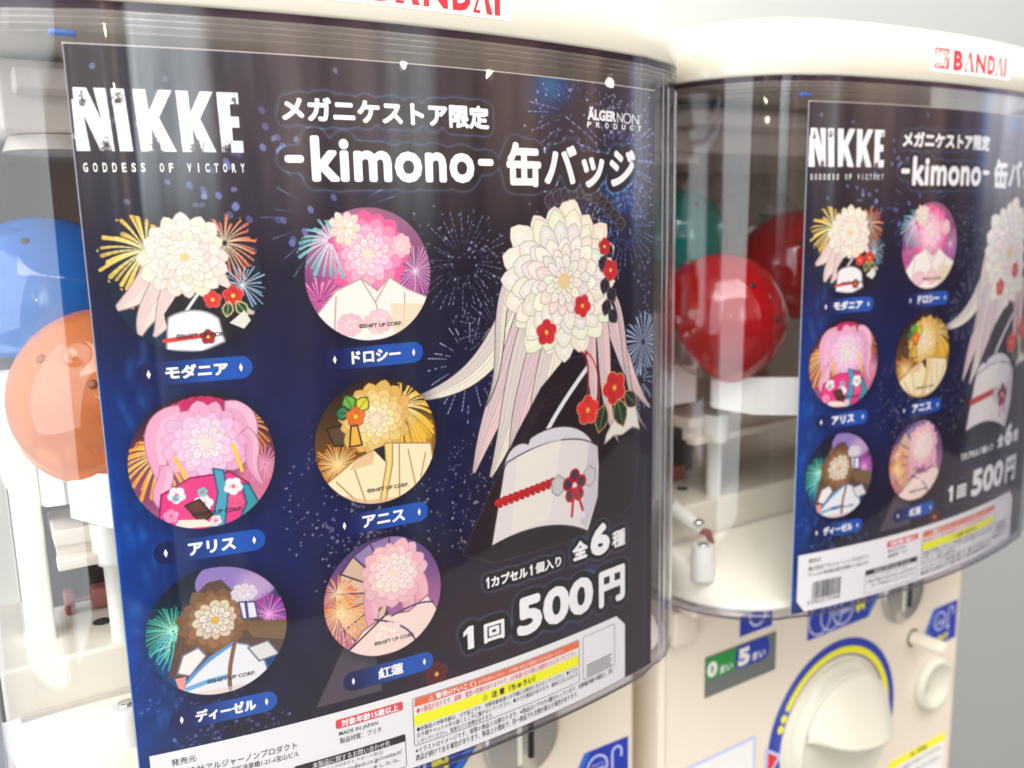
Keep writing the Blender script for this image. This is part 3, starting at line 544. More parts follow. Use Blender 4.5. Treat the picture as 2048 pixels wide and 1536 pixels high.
for i in range(14): t = i / 13; path([(x - .45 + .6 * t, y + .55 - .1 * t), (x - .55 + .75 * t, y - .3)], .006, c8(130, 98, 66), a=.7)
blossom(x - .03, y + .18, .54, [c8(128, 92, 62), c8(150, 108, 72), c8(224, 204, 176), c8(240, 228, 206), c8(246, 238, 216)], 15, c8(84, 60, 50), 1.0, c8(226, 170, 70), wid=.25); blossom(x + .40, y + .52, .2, [c8(226, 214, 220), c8(240, 230, 234)], 9, c8(150, 140, 160), .8, None, wid=.34); poly([(x + .32, y + .4), (x + .55, y + .36), (x + .58, y + .1), (x + .36, y + .12)], c8(230, 228, 236), line=c8(80, 80, 120)); path([(x + .42, y + .38), (x + .43, y + .14)], .02, c8(50, 60, 130))
poly([(x - .62, y - .95), (x - .5, y - .7), (x - .15, y - .38), (x + .2, y - .22), (x + .4, y - .3), (x + .6, y - .5), (x + .72, y - 1), (x - .6, y - 1)], c8(232, 232, 232), line=c8(120, 130, 160)); path(bez((x - .5, y - .72), (x - .2, y - .4), (x + .0, y - .35), (x + .2, y - .22)), .024, c8(90, 150, 205)); path([(x - .5, y - .82), (x - .2, y - .76), (x + .06, y - .74)], .035, c8(110, 170, 215)); path(bez((x + .26, y + .1), (x + .25, y - .3), (x + .08, y - .5), (x + .1, y - .95)), .03, c8(128, 92, 70)); poly([(x + .4, y - .35), (x + .7, y - .3), (x + .85, y - .55), (x + .55, y - .6)], c8(222, 218, 214), line=c8(110, 110, 130)); poly([(x - .52, y - .28), (x - .3, y - .2), (x - .2, y - .35), (x - .45, y - .62), (x - .62, y - .55)], c8(240, 232, 224), line=c8(120, 120, 140)); poly([(x - .66, y - .62), (x - .5, y - .62), (x - .58, y - .98)], c8(238, 150, 140)); poly([(x - .5, y - .9), (x + .5, y - .92), (x + .3, y - 1), (x - .3, y - 1)], c8(232, 200, 190), a=.6)
# 6
x, y = BADGES[5]; clip_disc(x, y); fill_grad(x, y, c8(80, 64, 120), c8(210, 120, 160)); ell(x - .5, y - .4, .5, .4, c8(60, 60, 150), a=.7, soft=.8)
for i in range(9):
    a0_, a1_ = math.radians(70 + 20 * i), math.radians(90 + 20 * i); cx_, cy_ = x + .12, y + .05; poly([(cx_, cy_), (cx_ + .95 * math.cos(a0_), cy_ + .95 * math.sin(a0_)), (cx_ + .95 * math.cos(a1_), cy_ + .95 * math.sin(a1_))], tuple(c * (1 - .05 * (i % 2)) for c in (c8(150, 130, 176) if i < 3 else c8(222, 190, 160))), line=c8(70, 50, 80))
burst(x - .78, y + .22, .38, 30, c8(255, 225, 170), c8(232, 120, 70), .018, .05, .2, .3); burst(x - .74, y - .12, .44, 34, c8(255, 235, 170), c8(240, 150, 70), .020, .05, .35, .3); sparks(x - .7, y - .5, .25, .2, 24, c8(255, 180, 200))
for q in (((-.1, .4), (-.3, .0), (-.2, -.3), (-.25, -.6), .12, .1, .03), ((.4, .4), (.7, .1), (.55, -.2), (.75, -.5), .14, .14, .03), ((.3, .2), (.45, -.1), (.4, -.3), (.42, -.6), .1, .1, .02)):
    ribbon(*[(x + a[0], y + a[1]) for a in q[:4]], *q[4:], c8(240, 182, 194), line=c8(190, 120, 140), shade=c8(226, 156, 172))
blossom(x + .18, y + .36, .58, [c8(240, 186, 192), c8(246, 208, 206), c8(250, 226, 216), c8(252, 236, 224), c8(254, 244, 232)], 15, c8(196, 130, 140), 1.0, c8(250, 220, 190), wid=.25)
poly([(x - .7, y - .85), (x - .4, y - .5), (x + .0, y - .32), (x + .4, y - .35), (x + .75, y - .15), (x + .95, y - .5), (x + .6, y - 1), (x - .6, y - 1)], c8(246, 218, 204), line=c8(150, 100, 110)); path([(x - .75, y - .85), (x + .05, y - .28)], .014, c8(60, 36, 60)); path(bez((x - .2, y - .35), (x + .1, y - .45), (x + .4, y - .6), (x + .5, y - .9)), .014, c8(70, 60, 110)); path(bez((x + .1, y - .36), (x + .3, y - .3), (x + .6, y - .2), (x + .85, y - .3)), .014, c8(70, 60, 110)); blossom(x + .05, y - .66, .26, [c8(250, 226, 212), c8(252, 236, 224)], 8, c8(220, 160, 150), .8, None, wid=.36)
CLIP = None

# name plates, halos, logo
for s, ul, ur, v_, hw, hh in PLATES:
    rg = reg(ul - .2, ur + .2, v_ - .2, v_ + .2); t = np.clip((rg[2] - ul - .05) / .75, 0, 1); X = np.clip(rg[2], ul, ur); d = np.hypot(rg[2] - X, rg[3] - v_)
    al = np.clip((.165 - d) * RES + .5, 0, 1); c = np.array(c8(22, 30, 80))[None, None] * (1 - t[..., None]) + np.array(c8(30, 84, 172))[None, None] * t[..., None]
    IMG[rg[0], rg[1]] = IMG[rg[0], rg[1]] * (1 - al[..., None]) + c * al[..., None]
def halo(items, r1, rg, outline=c8(22, 17, 24), glow=c8(110, 190, 210), gs=.9):
    m = np.zeros((H, W), np.float32)
    for V_, F_ in items: tri_raster(V_, F_, m)
    s = reg(*rg); sub = m[s[0], s[1]]
    dil = np.clip((boxblur(sub, max(1, int(r1 * RES / 2.1))) - .035) * 25, 0, 1)
    g = boxblur(dil, max(1, int(.030 * RES))) ; g = np.clip(g * 1.5, 0, 1) * (1 - dil)
    A = IMG[s[0], s[1]]; A = A + (g * gs)[..., None] * np.array(glow)[None, None] * .75; A = A * (1 - dil[..., None] * .93) + dil[..., None] * .93 * np.array(outline)[None, None]
    IMG[s[0], s[1]] = A
halo(TXT['title_lettering'], .13, (-2.6, 1.5, 3.7, 4.6)); halo(TXT['headline_lettering'], .17, (-2.7, 4.9, 2.7, 4.2)); halo(TXT['count_lettering'], .12, (.4, 4.7, -4.1, -2.8), gs=.7); halo(TXT['price_lettering'], .17, (-.1, 4.8, -5.2, -3.7), gs=.7)
white = c8(246, 244, 240)
NL = {'N1': [(-4.84, 4.33), (-4.66, 4.33), (-4.50, 3.90), (-4.66, 4.33)],}
for P in ([(-4.885, 4.18), (-4.86, 4.18), (-4.86, 4.33), (-4.70, 4.33), (-4.555, 3.93), (-4.62, 4.33), (-4.47, 4.33), (-4.43, 3.53), (-4.60, 3.53), (-4.76, 3.98), (-4.72, 3.53), (-4.885, 3.53)],
          [(-4.415, 4.33), (-4.25, 4.33), (-4.205, 3.53), (-4.37, 3.53)],
          [(-4.15, 4.33), (-3.99, 4.33), (-3.97, 4.05), (-3.83, 4.33), (-3.66, 4.33), (-3.85, 3.97), (-3.66, 3.53), (-3.85, 3.53), (-3.96, 3.84), (-3.945, 3.53), (-4.11, 3.53)],
          [(-3.62, 4.33), (-3.46, 4.33), (-3.45, 4.05), (-3.31, 4.33), (-3.14, 4.33), (-3.33, 3.97), (-3.15, 3.53), (-3.33, 3.53), (-3.44, 3.84), (-3.43, 3.53), (-3.59, 3.53)],
          [(-3.10, 4.33), (-2.81, 4.33), (-2.81, 4.17), (-2.93, 4.17), (-2.93, 4.01), (-2.82, 4.01), (-2.82, 3.86), (-2.92, 3.86), (-2.92, 3.69), (-2.79, 3.69), (-2.79, 3.53), (-3.08, 3.53)]):
    poly(P, white)
for cx, cy, w_, h_ in ((-4.53, 3.62, .09, .16), (-4.33, 4.24, .07, .10), (-3.93, 3.62, .12, .17), (-3.40, 3.62, .12, .17), (-3.0, 3.62, .09, .16), (-2.86, 4.25, .05, .09), (-4.76, 4.22, .05, .12)):
    for i in range(-int(w_ / .028), int(w_ / .028) + 1):
        for j in range(-int(h_ / .028), int(h_ / .028) + 1):
            px_, py_ = i * .028, j * .028; q = (px_ / w_) ** 2 + ((py_ - (-h_ * .5)) / h_ / 1.3) ** 2
            if q < 1 and rng.rand() < (1 - q) * 1.1: s_ = .0135 * (1.15 - q * .8) * rng.uniform(.6, 1.15); poly([(cx + px_ - s_, cy + py_ - s_), (cx + px_ + s_, cy + py_ - s_), (cx + px_ + s_, cy + py_ + s_), (cx + px_ - s_, cy + py_ + s_)], c8(40, 34, 42))
# cut white paper edge on the left, thin cream line along the top, dark scuffs nowhere else
s = reg(U0, U0 + .05, V0, V1); put(s, np.clip((-4.913 - s[2]) * RES, 0, .8) * np.ones_like(s[3]), c8(225, 225, 222))
s = reg(U0, U1, V1 - .06, V1); put(s, np.clip((s[3] - 4.855) * RES, 0, .85) * np.ones_like(s[2]), c8(238, 230, 214))
np.clip(IMG, 0, 1, out=IMG)
img = bpy.data.images.new('card_print', W, H, alpha=False, float_buffer=False)
px = np.ones((H, W, 4), np.float32); px[..., :3] = IMG; img.pixels.foreach_set(px.ravel()); img.update(); img.pack()
def print_mat(name, rough=.33):
    m = pr(name, (.1, .1, .1), rough, spec=.45); t = m.node_tree; b = t.nodes['Principled BSDF']
    for l in list(b.inputs['Base Color'].links): t.links.remove(l)
    ti = t.nodes.new('ShaderNodeTexImage'); ti.image = img; ti.interpolation = 'Cubic'; un = t.nodes.new('ShaderNodeUVMap'); un.uv_map = 'UVMap'
    t.links.new(un.outputs[0], ti.inputs[0]); t.links.new(ti.outputs[0], b.inputs['Base Color']); return m
M['print'] = print_mat('card_print_ink')

# ------------------------------------------------------------------ surfaces of the curved card
def S(u, v, off=0.0):
    R_ = 1 / KC + off; return (R_ * math.sin(KC * u), 1 / KC - R_ * math.cos(KC * u), v)
def tex(u, v): return ((u - U0) / (U1 - U0), (v - V0) / (V1 - V0))
def sheet_mb(u0, u1, v0, v1, off, nu=40, nv=2):
    mb = MB(); vs, uvs = [], []
    for i in range(nu + 1):
        for j in range(nv + 1):
            u_, v_ = u0 + (u1 - u0) * i / nu, v0 + (v1 - v0) * j / nv; vs.append(S(u_, v_, off)); uvs.append(tex(u_, v_))
    mb.add(vs, [(i * (nv + 1) + j, (i + 1) * (nv + 1) + j, (i + 1) * (nv + 1) + j + 1, i * (nv + 1) + j + 1) for i in range(nu) for j in range(nv)], True, uvs); return mb
def flat_mb(P, off):
    """convex polygon on the card, cut into strips in u so that it follows the bend"""
    us = [p[0] for p in P]; a, b = min(us), max(us); n = max(1, int((b - a) / .35)); mb = MB()
    def cross(u_):
        vs_ = []
        for i in range(len(P)):
            (x0, y0), (x1, y1) = P[i], P[(i + 1) % len(P)]
            if (x0 - u_) * (x1 - u_) <= 0:
                if abs(x1 - x0) < 1e-9: vs_ += [y0, y1]
                else: vs_.append(y0 + (y1 - y0) * (u_ - x0) / (x1 - x0))
        return min(vs_), max(vs_)
    cuts = sorted(set([a + 1e-6, b - 1e-6] + [a + (b - a) * i / n for i in range(1, n)] + [min(max(u_, a + 1e-6), b - 1e-6) for u_ in us]))
    for u0, u1 in zip(cuts, cuts[1:]):
        if u1 - u0 < 1e-5: continue
        (l0, h0), (l1, h1) = cross(u0), cross(u1); q = [(u0, l0), (u1, l1), (u1, h1), (u0, h0)]
        mb.add([S(*c, off) for c in q], [(0, 1, 2, 3)], False, [tex(*c) for c in q])
    return mb
def text_mb(items, off):
    mb = MB()
    for i, (V_, F_) in enumerate(items): mb.add([S(a, b, off + .00025 * (i % 40)) for a, b in V_], F_)
    return mb
def frame_mb(u0, u1, v0, v1, w, off, r=.04):
    mb = MB(); A = rr2(u0, u1, v0, v1, r, 3); B = rr2(u0 + w, u1 - w, v0 + w, v1 - w, max(r - w, .005), 3); n = len(A)
    def dens(P):
        o = []
        for i in range(n):
            p, q = P[i], P[(i + 1) % n]; k_ = max(1, int(abs(q[0] - p[0]) / .35)) if True else 1; o.append((p, q, k_))
        return o
    for (p, q, k1), (a, b, _) in zip(dens(A), dens(B)):
        for i in range(k1):
            t0, t1 = i / k1, (i + 1) / k1; mb.add([S(p[0] + (q[0] - p[0]) * t0, p[1] + (q[1] - p[1]) * t0, off), S(p[0] + (q[0] - p[0]) * t1, p[1] + (q[1] - p[1]) * t1, off), S(a[0] + (b[0] - a[0]) * t1, a[1] + (b[1] - a[1]) * t1, off), S(a[0] + (b[0] - a[0]) * t0, a[1] + (b[1] - a[1]) * t0, off)], [(0, 1, 2, 3)])
    return mb
def circ(cx, cy, r, n=40): return [(cx + r * math.cos(2 * math.pi * i / n), cy + r * math.sin(2 * math.pi * i / n)) for i in range(n)]

def build_card():
    c = thing('display_card', 'night-blue fireworks display card with six round badges in the nearer left machine', 'display card', (0, .3, -6.58), 'display cards in the capsule machines')
    sh = sheet_mb(U0, U1, V0, V1, 0, 44, 2); mk('printed_sheet', sh, M['print'], c)
    bk = MB(); bk.loft([[S(U0, V0, -.004), S(U0, V1, -.004), ], ], closed=False) if False else None
    b2 = sheet_mb(U0, U1, V0, V1, -.012, 44, 1); b2.f = [f[::-1] for f in b2.f]
    for u_ in (U0, U1): b2.add([S(u_, V0, -.012), S(u_, V1, -.012), S(u_, V1, -.002), S(u_, V0, -.002)], [(0, 1, 2, 3)])
    mk('card_backing', b2, M['paper'], c)
    names = ['badge_picture'] * 6
    desc = ['cream flower and red camellias before gold fireworks', 'pink flower over white cloth with a teal firework', 'lilac flower over pink and teal cloth', 'golden flower over cream cloth', 'brown and cream flower between green and pink fireworks', 'blush flower before an open paper umbrella']
    for (bx, by), d in zip(BADGES, desc):
        mk('badge_picture', flat_mb(circ(bx, by, .998), .003), M['print'], c, label='round badge picture of a ' + d)
    dm = lambda u_, v_: (np.array([(u_ - .028, v_), (u_, v_ - .065), (u_ + .028, v_), (u_, v_ + .065)]), [(0, 1, 2, 3)])
    for s, ul, ur, v_, hw, hh in PLATES:
        P = rr2(ul - .16, ur + .16, v_ - .163, v_ + .163, .16, 6); pl_ = mk('name_plate', flat_mb(P, .003), M['print'], c, label='blue name plate reading ' + s)
        um = (ul + ur) / 2 + .02; mk('name_lettering', text_mb(bold(s, um - hw, um + hw, v_ - .095, v_ + .105, .011 if s != '紅蓮' else .008, 6) + [dm(ul, v_), dm(ur, v_)], .007), M['white_ink'], pl_)
    mk('logo_patch', flat_mb([(-4.892, 3.50), (-2.77, 3.50), (-2.77, 4.35), (-4.892, 4.35)], .003), M['print'], c)
    g = []; 
    for i, ch in enumerate('GODDESS OF VICTORY'):
        if ch == ' ': continue
        u_ = -4.83 + i * .1165; g.append(text_fit(ch, u_ + (.02 if ch == 'I' else 0), u_ + (.036 if ch == 'I' else .055), 3.262, 3.382, .03))
    mk('tagline_lettering', text_mb(g, .007), M['white_ink'], c)
    for k_ in ('title_lettering', 'headline_lettering', 'count_lettering', 'price_lettering'): mk(k_, text_mb(TXT[k_], .007), M['white_ink'], c)
    mk('maker_lettering', text_mb([text_fit('ÄLGER', 3.20, 3.93, 4.235, 4.455, .045), text_fit('N', 3.95, 4.10, 4.235, 4.40, -.012), text_fit('O', 4.11, 4.34, 4.225, 4.41, -.012), text_fit('N', 4.36, 4.56, 4.225, 4.40, -.012)] + [text_fit(ch, 3.19 + i * .222, 3.19 + i * .222 + .10, 4.115, 4.205, .03) for i, ch in enumerate('PRODUCT')], .007), M['white_ink'], c)
    for (bx, by) in BADGES: mk('copyright_lettering', text_mb([text_fit('©SHIFT UP CORP.', bx - .22, bx + .48, by - .80, by - .735, .02)], .007), M['ink'], c)
    ip = mk('info_panel', flat_mb([(-4.77, -6.29), (-4.55, -6.565), (4.18, -6.565), (4.18, -5.42), (3.92, -5.165), (-4.77, -5.165)], .004), M['paper'], c)
    ag = mk('age_label', flat_mb(rr2(-2.01, -.86, -5.455, -5.295, .04), .008), M['rose'], c); mk('age_lettering', text_mb(bold('対象年齢15歳以上', -1.92, -.94, -5.44, -5.312, .005, 4), .012), M['white_ink'], ag)
    wb = mk('warning_bar', flat_mb([(-.66, -5.465), (2.87, -5.465), (2.87, -5.325), (-.64, -5.325)], .008), M['orange'], c)
    mk('warning_lettering', text_mb([text_fit('⚠', -.39, -.30, -5.44, -5.345, .02), text_fit('警告(けいこく)', -.26, .53, -5.455, -5.335, .0), text_fit('必ずお読みください。お子様の場合は保護者の方がお読みください。', .58, 2.50, -5.435, -5.355, .0)] + bold('警告(けいこく)', -.26, .53, -5.455, -5.335, .004, 4), .012), M['white_ink'], wb)
    cb = mk('caution_bar', flat_mb([(-.67, -5.82), (2.87, -5.82), (2.87, -5.62), (-.67, -5.62)], .008), M['pyel'], c)
    mk('caution_lettering', text_mb([text_fit('⚠', .66, .76, -5.77, -5.67, .01), text_fit('注 意（ちゅうい）', .84, 1.80, -5.785, -5.655, .0)] + bold('注 意（ちゅうい）', .84, 1.80, -5.785, -5.655, .004, 4), .012), M['ink'], cb)
    mk('warning_frame', frame_mb(-.69, 2.89, -6.18, -5.305, .010, .009), M['ink'], c); mk('site_frame', frame_mb(2.985, 3.87, -6.18, -5.295, .010, .009), M['ink'], c)
    mk('red_fine_print', text_mb([text_fit('●小部品があります。誤飲・窒息の危険がありますので、3才未満のお子様には絶対に与えないでください。', -.62, 2.82, -5.605, -5.49, .004)], .009), M['tred'], c)
    fp = [text_fit('●本製品の対象年齢は、15才以上です。対象年齢未満のお子様には絶対に与えないでください。●小さな', -.63, 2.84, -5.935, -5.84, .004), text_fit('お子様やペットの手の届くところに置かないでください。●小さな部品があります。絶対に口に入れたり', -.63, 2.84, -6.045, -5.95, .004), text_fit('しないでください。窒息などの危険があります。', -.63, .86, -6.155, -6.065, .004),
          text_fit('※イラストはイメージです。実際の商品とは異なります。※商品はいずれか1種が入っています。自動販売機の構造上、同じ', -.67, 3.84, -6.325, -6.215, .004), text_fit('商品が続けて出る場合があります。製造上の理由で、同一商品でも仕様が異なる場合があります。', -.67, 2.84, -6.465, -6.345, .004),
          text_fit('発売元', -4.48, -4.13, -5.40, -5.29, .002), text_fit('株式会社アルジャーノンプロダクト', -4.48, -2.64, -5.60, -5.475, .002), text_fit('〒111-0053 東京都台東区浅草橋1-21-6宝山ビル', -4.48, -2.62, -5.735, -5.635, .002),
          text_fit('MADE IN JAPAN', -1.965, -1.31, -5.60, -5.51, .002), text_fit('製品材質：ブリキ', -1.96, -1.25, -5.725, -5.62, .002),
          text_fit('[アルジャーノンプロダクト サポート窓口]', -2.6, -1.26, -6.125, -6.06, .002), text_fit('https://algernonproduct.co.jp/contact/', -2.62, -.92, -6.255, -6.145, .002), text_fit('万一不良品がございましたら、', -2.5, -.95, -6.36, -6.28, .002),
          text_fit('4 570127 771418', -4.47, -3.5, -6.42, -6.32, .002)]
    for i in range(5): fp.append((np.array([(3.08, -5.92 - .055 * i), (3.78 - .05 * (i % 2), -5.92 - .055 * i), (3.78 - .05 * (i % 2), -5.90 - .055 * i), (3.08, -5.90 - .055 * i)]), [(0, 1, 2, 3)]))
    mk('fine_print', text_mb(fp, .009), M['ink'], c)
    kb = mk('contact_bar', flat_mb([(-2.70, -6.03), (-.85, -6.03), (-.85, -5.90), (-2.70, -5.90)], .008), M['ink'], c); mk('contact_lettering', text_mb([text_fit('本製品に関するお問い合わせ先', -2.42, -1.12, -6.02, -5.915, .0)], .012), M['white_ink'], kb); mk('contact_frame', frame_mb(-2.71, -.84, -6.50, -5.895, .010, .0095), M['ink'], c)
    bars = []; u_ = -4.34; r = random.Random(4)
    while u_ < -3.52:
        w_ = r.choice((.012, .022, .034)); bars.append((np.array([(u_, -6.30), (u_ + w_, -6.30), (u_ + w_, -5.88), (u_, -5.88)]), [(0, 1, 2, 3)])); u_ += w_ + r.choice((.010, .018, .028))
    mk('barcode', text_mb(bars, .009), M['ink'], c)
    return c

# ------------------------------------------------------------------ the machine
def outline(off=0.0, back=None, n_arc=22, n_cor=14):
    """plan of case: from back left, round the front, to back right"""
    R_ = 1 / KC + off; P = []
    us = [-5 + 10 * i / n_arc for i in range(n_arc + 1)]; arc = [(R_ * math.sin(KC * u_), 1 / KC - R_ * math.cos(KC * u_)) for u_ in us]
    e = off - .1
    c = bez((4.96 + e * .2, .54 - e), (5.95 + e * .5, .76 - e * .9), (6.72 + e, 1.9 - e * .3), (6.75 + e, 3.2), n_cor)[1:]
    c[-1] = (6.75 + e, 3.2)
    arc[-1] = (4.96 + e * .2, .54 - e); arc[0] = (-arc[-1][0], arc[-1][1])
    right = arc + c; left = [(-a, b) for a, b in c[::-1]]
    P = left + right
    if back is not None: P = [(-(6.75 + e), back)] + P + [(6.75 + e, back)]
    return P
def ring(P, z): return [(a, b, z) for a, b in P]
def inset(P, d):
    """shrink plan towards the middle (used for fillets)"""
    out = []; n = len(P)
    for i in range(n):
        a, b = P[i - 1] if i else P[0], P[(i + 1) % n] if i < n - 1 else P[-1]; dx, dy = b[0] - a[0], b[1] - a[1]; l = math.hypot(dx, dy) + 1e-9; out.append((P[i][0] - dy / l * d, P[i][1] + dx / l * d))
    return out
GB = 'capsule toy machines side by side'
def build_machine():
    m = thing('capsule_machine', 'nearer capsule toy machine on the left, its clear front filling most of the view', 'capsule machine', (0, 6, BASE), GB)
    # case: outer and inner sheet
    mb = MB(); P = outline(.16, 6.0); mb.loft([ring(P, -6.55), ring(P, 5.36)], closed=False)
    cs = mk('clear_case', mb, M['case'], m)
    mi = MB(); Pi = outline(.07, 6.0); mi.loft([ring(Pi, -6.50), ring(Pi, 5.30)], closed=False); mk('inner_skin', mi, M['case'], cs)
    # bottom rim (thick moulded edge) and top flange
    rb = MB(); Po, Pn = outline(.18, 6.0), outline(-.05, 6.0)
    rb.loft([ring(Pn, -6.44), ring(Pn, -6.62), ring(Po, -6.62), ring(Po, -6.555)], closed=False); mk('case_rim', rb, M['rim'], cs)
    fl = MB(); 
    for z0, z1, o_ in ((5.225, 5.25, .185), (5.155, 5.175, .182), (5.08, 5.095, .18), (4.99, 5.0, .172)): fl.loft([ring(outline(o_, 6.0), z0), ring(outline(o_, 6.0), z1)], closed=False)
    mk('case_ridges', fl, M['ridge'], cs, kind='stuff')
    f2 = MB(); D1 = outline(.175, 6.0); f2.loft([ring(D1, 5.265), ring(D1, 5.37)], closed=False); mk('flange_reflection_band', f2, M['flange'], cs)  # dark tint stands in for reflections just under the lid
    # milky strips painting bright highlights into the bend of the right corner
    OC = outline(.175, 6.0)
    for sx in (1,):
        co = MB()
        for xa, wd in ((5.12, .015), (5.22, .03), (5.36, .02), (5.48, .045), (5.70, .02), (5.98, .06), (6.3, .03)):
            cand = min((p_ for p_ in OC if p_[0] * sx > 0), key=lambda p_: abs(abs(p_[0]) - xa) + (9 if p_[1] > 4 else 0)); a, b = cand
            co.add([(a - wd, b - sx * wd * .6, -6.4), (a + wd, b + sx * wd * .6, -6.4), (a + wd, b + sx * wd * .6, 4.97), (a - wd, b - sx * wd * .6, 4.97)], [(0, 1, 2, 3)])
        mk('highlight_strips', co, M['highlight'], cs, kind='stuff')
    # lid
    lid = MB(); Q = outline(.20, 12.0); rings = [ring(inset(Q, .20), 5.36), ring(inset(Q, .05), 5.36), ring(Q, 5.42), ring(Q, 6.05)]
    for i in range(1, 9):
        t = i / 8 * math.pi / 2; rings.append(ring(inset(Q, .62 * (1 - math.cos(t))), 6.05 + .56 * math.sin(t)))
    rings.append(ring(inset(Q, 1.6), 6.70)); lid.loft(rings, closed=True)
    top = inset(Q, 1.6); lid.add(ring(top, 6.70), [tuple(range(len(top)))]); bot = inset(Q, .20); lid.add(ring(bot, 5.36), [tuple(range(len(bot)))[::-1]])
    ld = mk('lid', lid, M['lid'], m)
    st = MB(); st2 = sheet_mb(-1.73, 1.44, 5.60, 6.17, .205, 12, 1); st2.uv = [(0, 0)] * len(st2.v); sk = mk('brand_sticker', st2, M['paper'], ld)
    O = .210; sq = MB(); 
    for P in ([(-1.60, 5.665), (-1.09, 5.665), (-1.09, 6.10), (-1.60, 6.10)],): mbq = flat_mb(P, O); sq.add(mbq.v, mbq.f)
    def lt(P): return (np.array(P), [tuple(range(len(P)))])
    yb, yt = 5.66, 6.09; hh = yt - yb
    def A_(x0, x1): 
        w_ = x1 - x0
        return [lt([(x1 - w_ * .30, yb), (x1, yb), (x0 + w_ * .62, yt), (x0 + w_ * .46, yt)]), lt([(x0, yb), (x0 + w_ * .36, yb), (x0 + w_ * .36, yb + hh * .10), (x0 + w_ * .16, yb + hh * .10), (x0 + w_ * .58, yt), (x0 + w_ * .46, yt)])]
    word = [text_fit('B', -.95, -.60, yb, yt, .05)] + A_(-.55, -.16) + [text_fit('N', -.10, .30, yb, yt, .035), text_fit('D', .38, .70, yb, yt, .05)] + A_(.73, 1.08) + [lt([(1.12, yb), (1.22, yb), (1.22, yt), (1.12, yt)])]
    for V_, F_ in word: sq.add([S(a, b, O) for a, b in V_], F_)
    mk('brand_lettering', sq, M['red'], sk)
    mk('brand_seal_lettering', text_mb([text_fit('BAN', -1.56, -1.13, 5.895, 6.065, .012), text_fit('DAI', -1.56, -1.20, 5.70, 5.87, .012)], O + .005), M['paper'], sk)
    # frame of the upper half: side walls, back, hopper
    for sx in (-1, 1):
        fr = MB(); a, b = sorted((sx * 5.60, sx * 6.05)); fr.box(a, b, 3.9, 4.5, -6.4, .25, .06)
        mk('side_pillar', fr, M['frame'], m)
        fr = MB(); a, b = sorted((sx * 6.05, sx * 6.68)); fr.box(a, b, 6.05, 12, -6.4, 5.34); mk('side_wall', fr, M['frame'], m)
    bk = MB(); bk.box(-6.34, 6.34, 11.0, 11.6, -6.4, 5.3); mk('back_panel', bk, M['brown'], m)
    dk = MB(); dk.box(-5.62, -3.3, 5.4, 5.6, -4.45, -2.62); mk('recess_shade', dk, M['dark'], m)  # dark panel standing in for the shade inside the opening
    hp = MB(); hp.box(-5.5, 5.5, 4.4, 10.9, 4.15, 5.30, .08); hp.box(-5.3, -1.2, 3.5, 4.3, 4.72, 5.05, .05); hp.lathe([(.9, 0), (.8, .25), (.35, .3)], (-4.6, 5.2, 3.88), n=24); mk('top_hopper', hp, M['hopper'], m)
    tb_ = MB(); tb_.box(-5.02, -4.70, .62, .72, 4.98, 5.06, .02); mk('blue_clip_tab', tb_, M['blue2'], m)
    # moulded floor of the chamber
    fp = MB(); Po = outline(-.08, 6.0); mid = [(a, (b * .45 + 3.0 * .55) if b < 3 else b) for a, b in Po]
    fp.loft([ring(Po, -6.5), ring(inset(Po, .03), -6.40), ring(inset(Po, .2), -6.34), ring(mid, -5.75), ring([(a, max(b, 3.05)) for a, b in Po], -5.30)], closed=False)
    mk('chamber_floor', fp, M['floor_p'], m)
    fp = MB(); fp.box(-6.5, 6.5, 3.05, 11, -6.5, -4.45, .08); mk('floor_step', fp, M['step'], m)
    gr = MB(); gr.box(-6.3, 6.3, 2.97, 3.04, -5.36, -5.26); mk('floor_seam', gr, M['hopper'], m)
    gr = MB(); gr.lathe([(.05, 0), (.16, 0), (.16, .01), (0, .01)], (-4.85, 4.2, -4.45), n=20); mk('floor_hole', gr, M['slot'], m)
    # carousel rim with fins
    tr = MB(); cx, cy = 0, 6.5
    def arc(a0, a1, r0, r1, z0, z1, n=26):
        rings = []
        for i in range(n + 1):
            t = math.radians(a0 + (a1 - a0) * i / n); c_, s_ = math.sin(t), -math.cos(t)
            e = min(1, min(i, n - i) / 2.0) * .12; rings.append([(cx + c_ * r0, cy + s_ * r0, z0 + .12 - e), (cx + c_ * r1, cy + s_ * r1, z0 + .12 - e), (cx + c_ * r1, cy + s_ * r1, z1), (cx + c_ * r0, cy + s_ * r0, z1)])
        tr.loft(rings, cap=True, smooth=False)
    arc(-54.5, 54.5, 6.28, 6.45, -2.12, -1.22); arc(-54.5, 54.5, 5.0, 6.30, -2.1, -2.0); arc(-84, -59, 6.0, 6.15, -2.05, -1.05, 10); arc(59, 84, 6.0, 6.15, -2.05, -1.05, 10)
    car = mk('carousel_tray', tr, M['white'], m)
    for a_ in (-54.8, -48, -28, -8, 12, 32, 52):
        fn = MB(); t = math.radians(a_); d = Vector((math.sin(t), -math.cos(t), 0)); nrm = Vector((d.y, -d.x, 0)); c0 = Vector((cx, cy, 0)); P = []
        for (r_, z_) in ((6.30, -2.0), (6.36, -1.0), (6.30, -.86), (6.16, -.84), (5.9, -1.0), (5.3, -1.55), (4.9, -2.0)): P.append((r_, z_))
        rings = [[tuple(c0 + d * r_ + nrm * s_ + Vector((0, 0, z_))) for r_, z_ in P] for s_ in (-.05, .05)]; fn.loft(rings, cap=True, smooth=False); mk('tray_fin', fn, M['white'], car)
    # shelf with its post
    sh = MB(); sh.box(-5.5, 5.5, 3.3, 4.6, -2.62, -2.35, .02); sh.box(-5.5, 5.5, 3.1, 3.4, -2.98, -2.80, .02); sh.box(-5.48, 5.48, 3.4, 3.55, -2.9, -2.6); mk('carousel_shelf', sh, M['beige'], m)
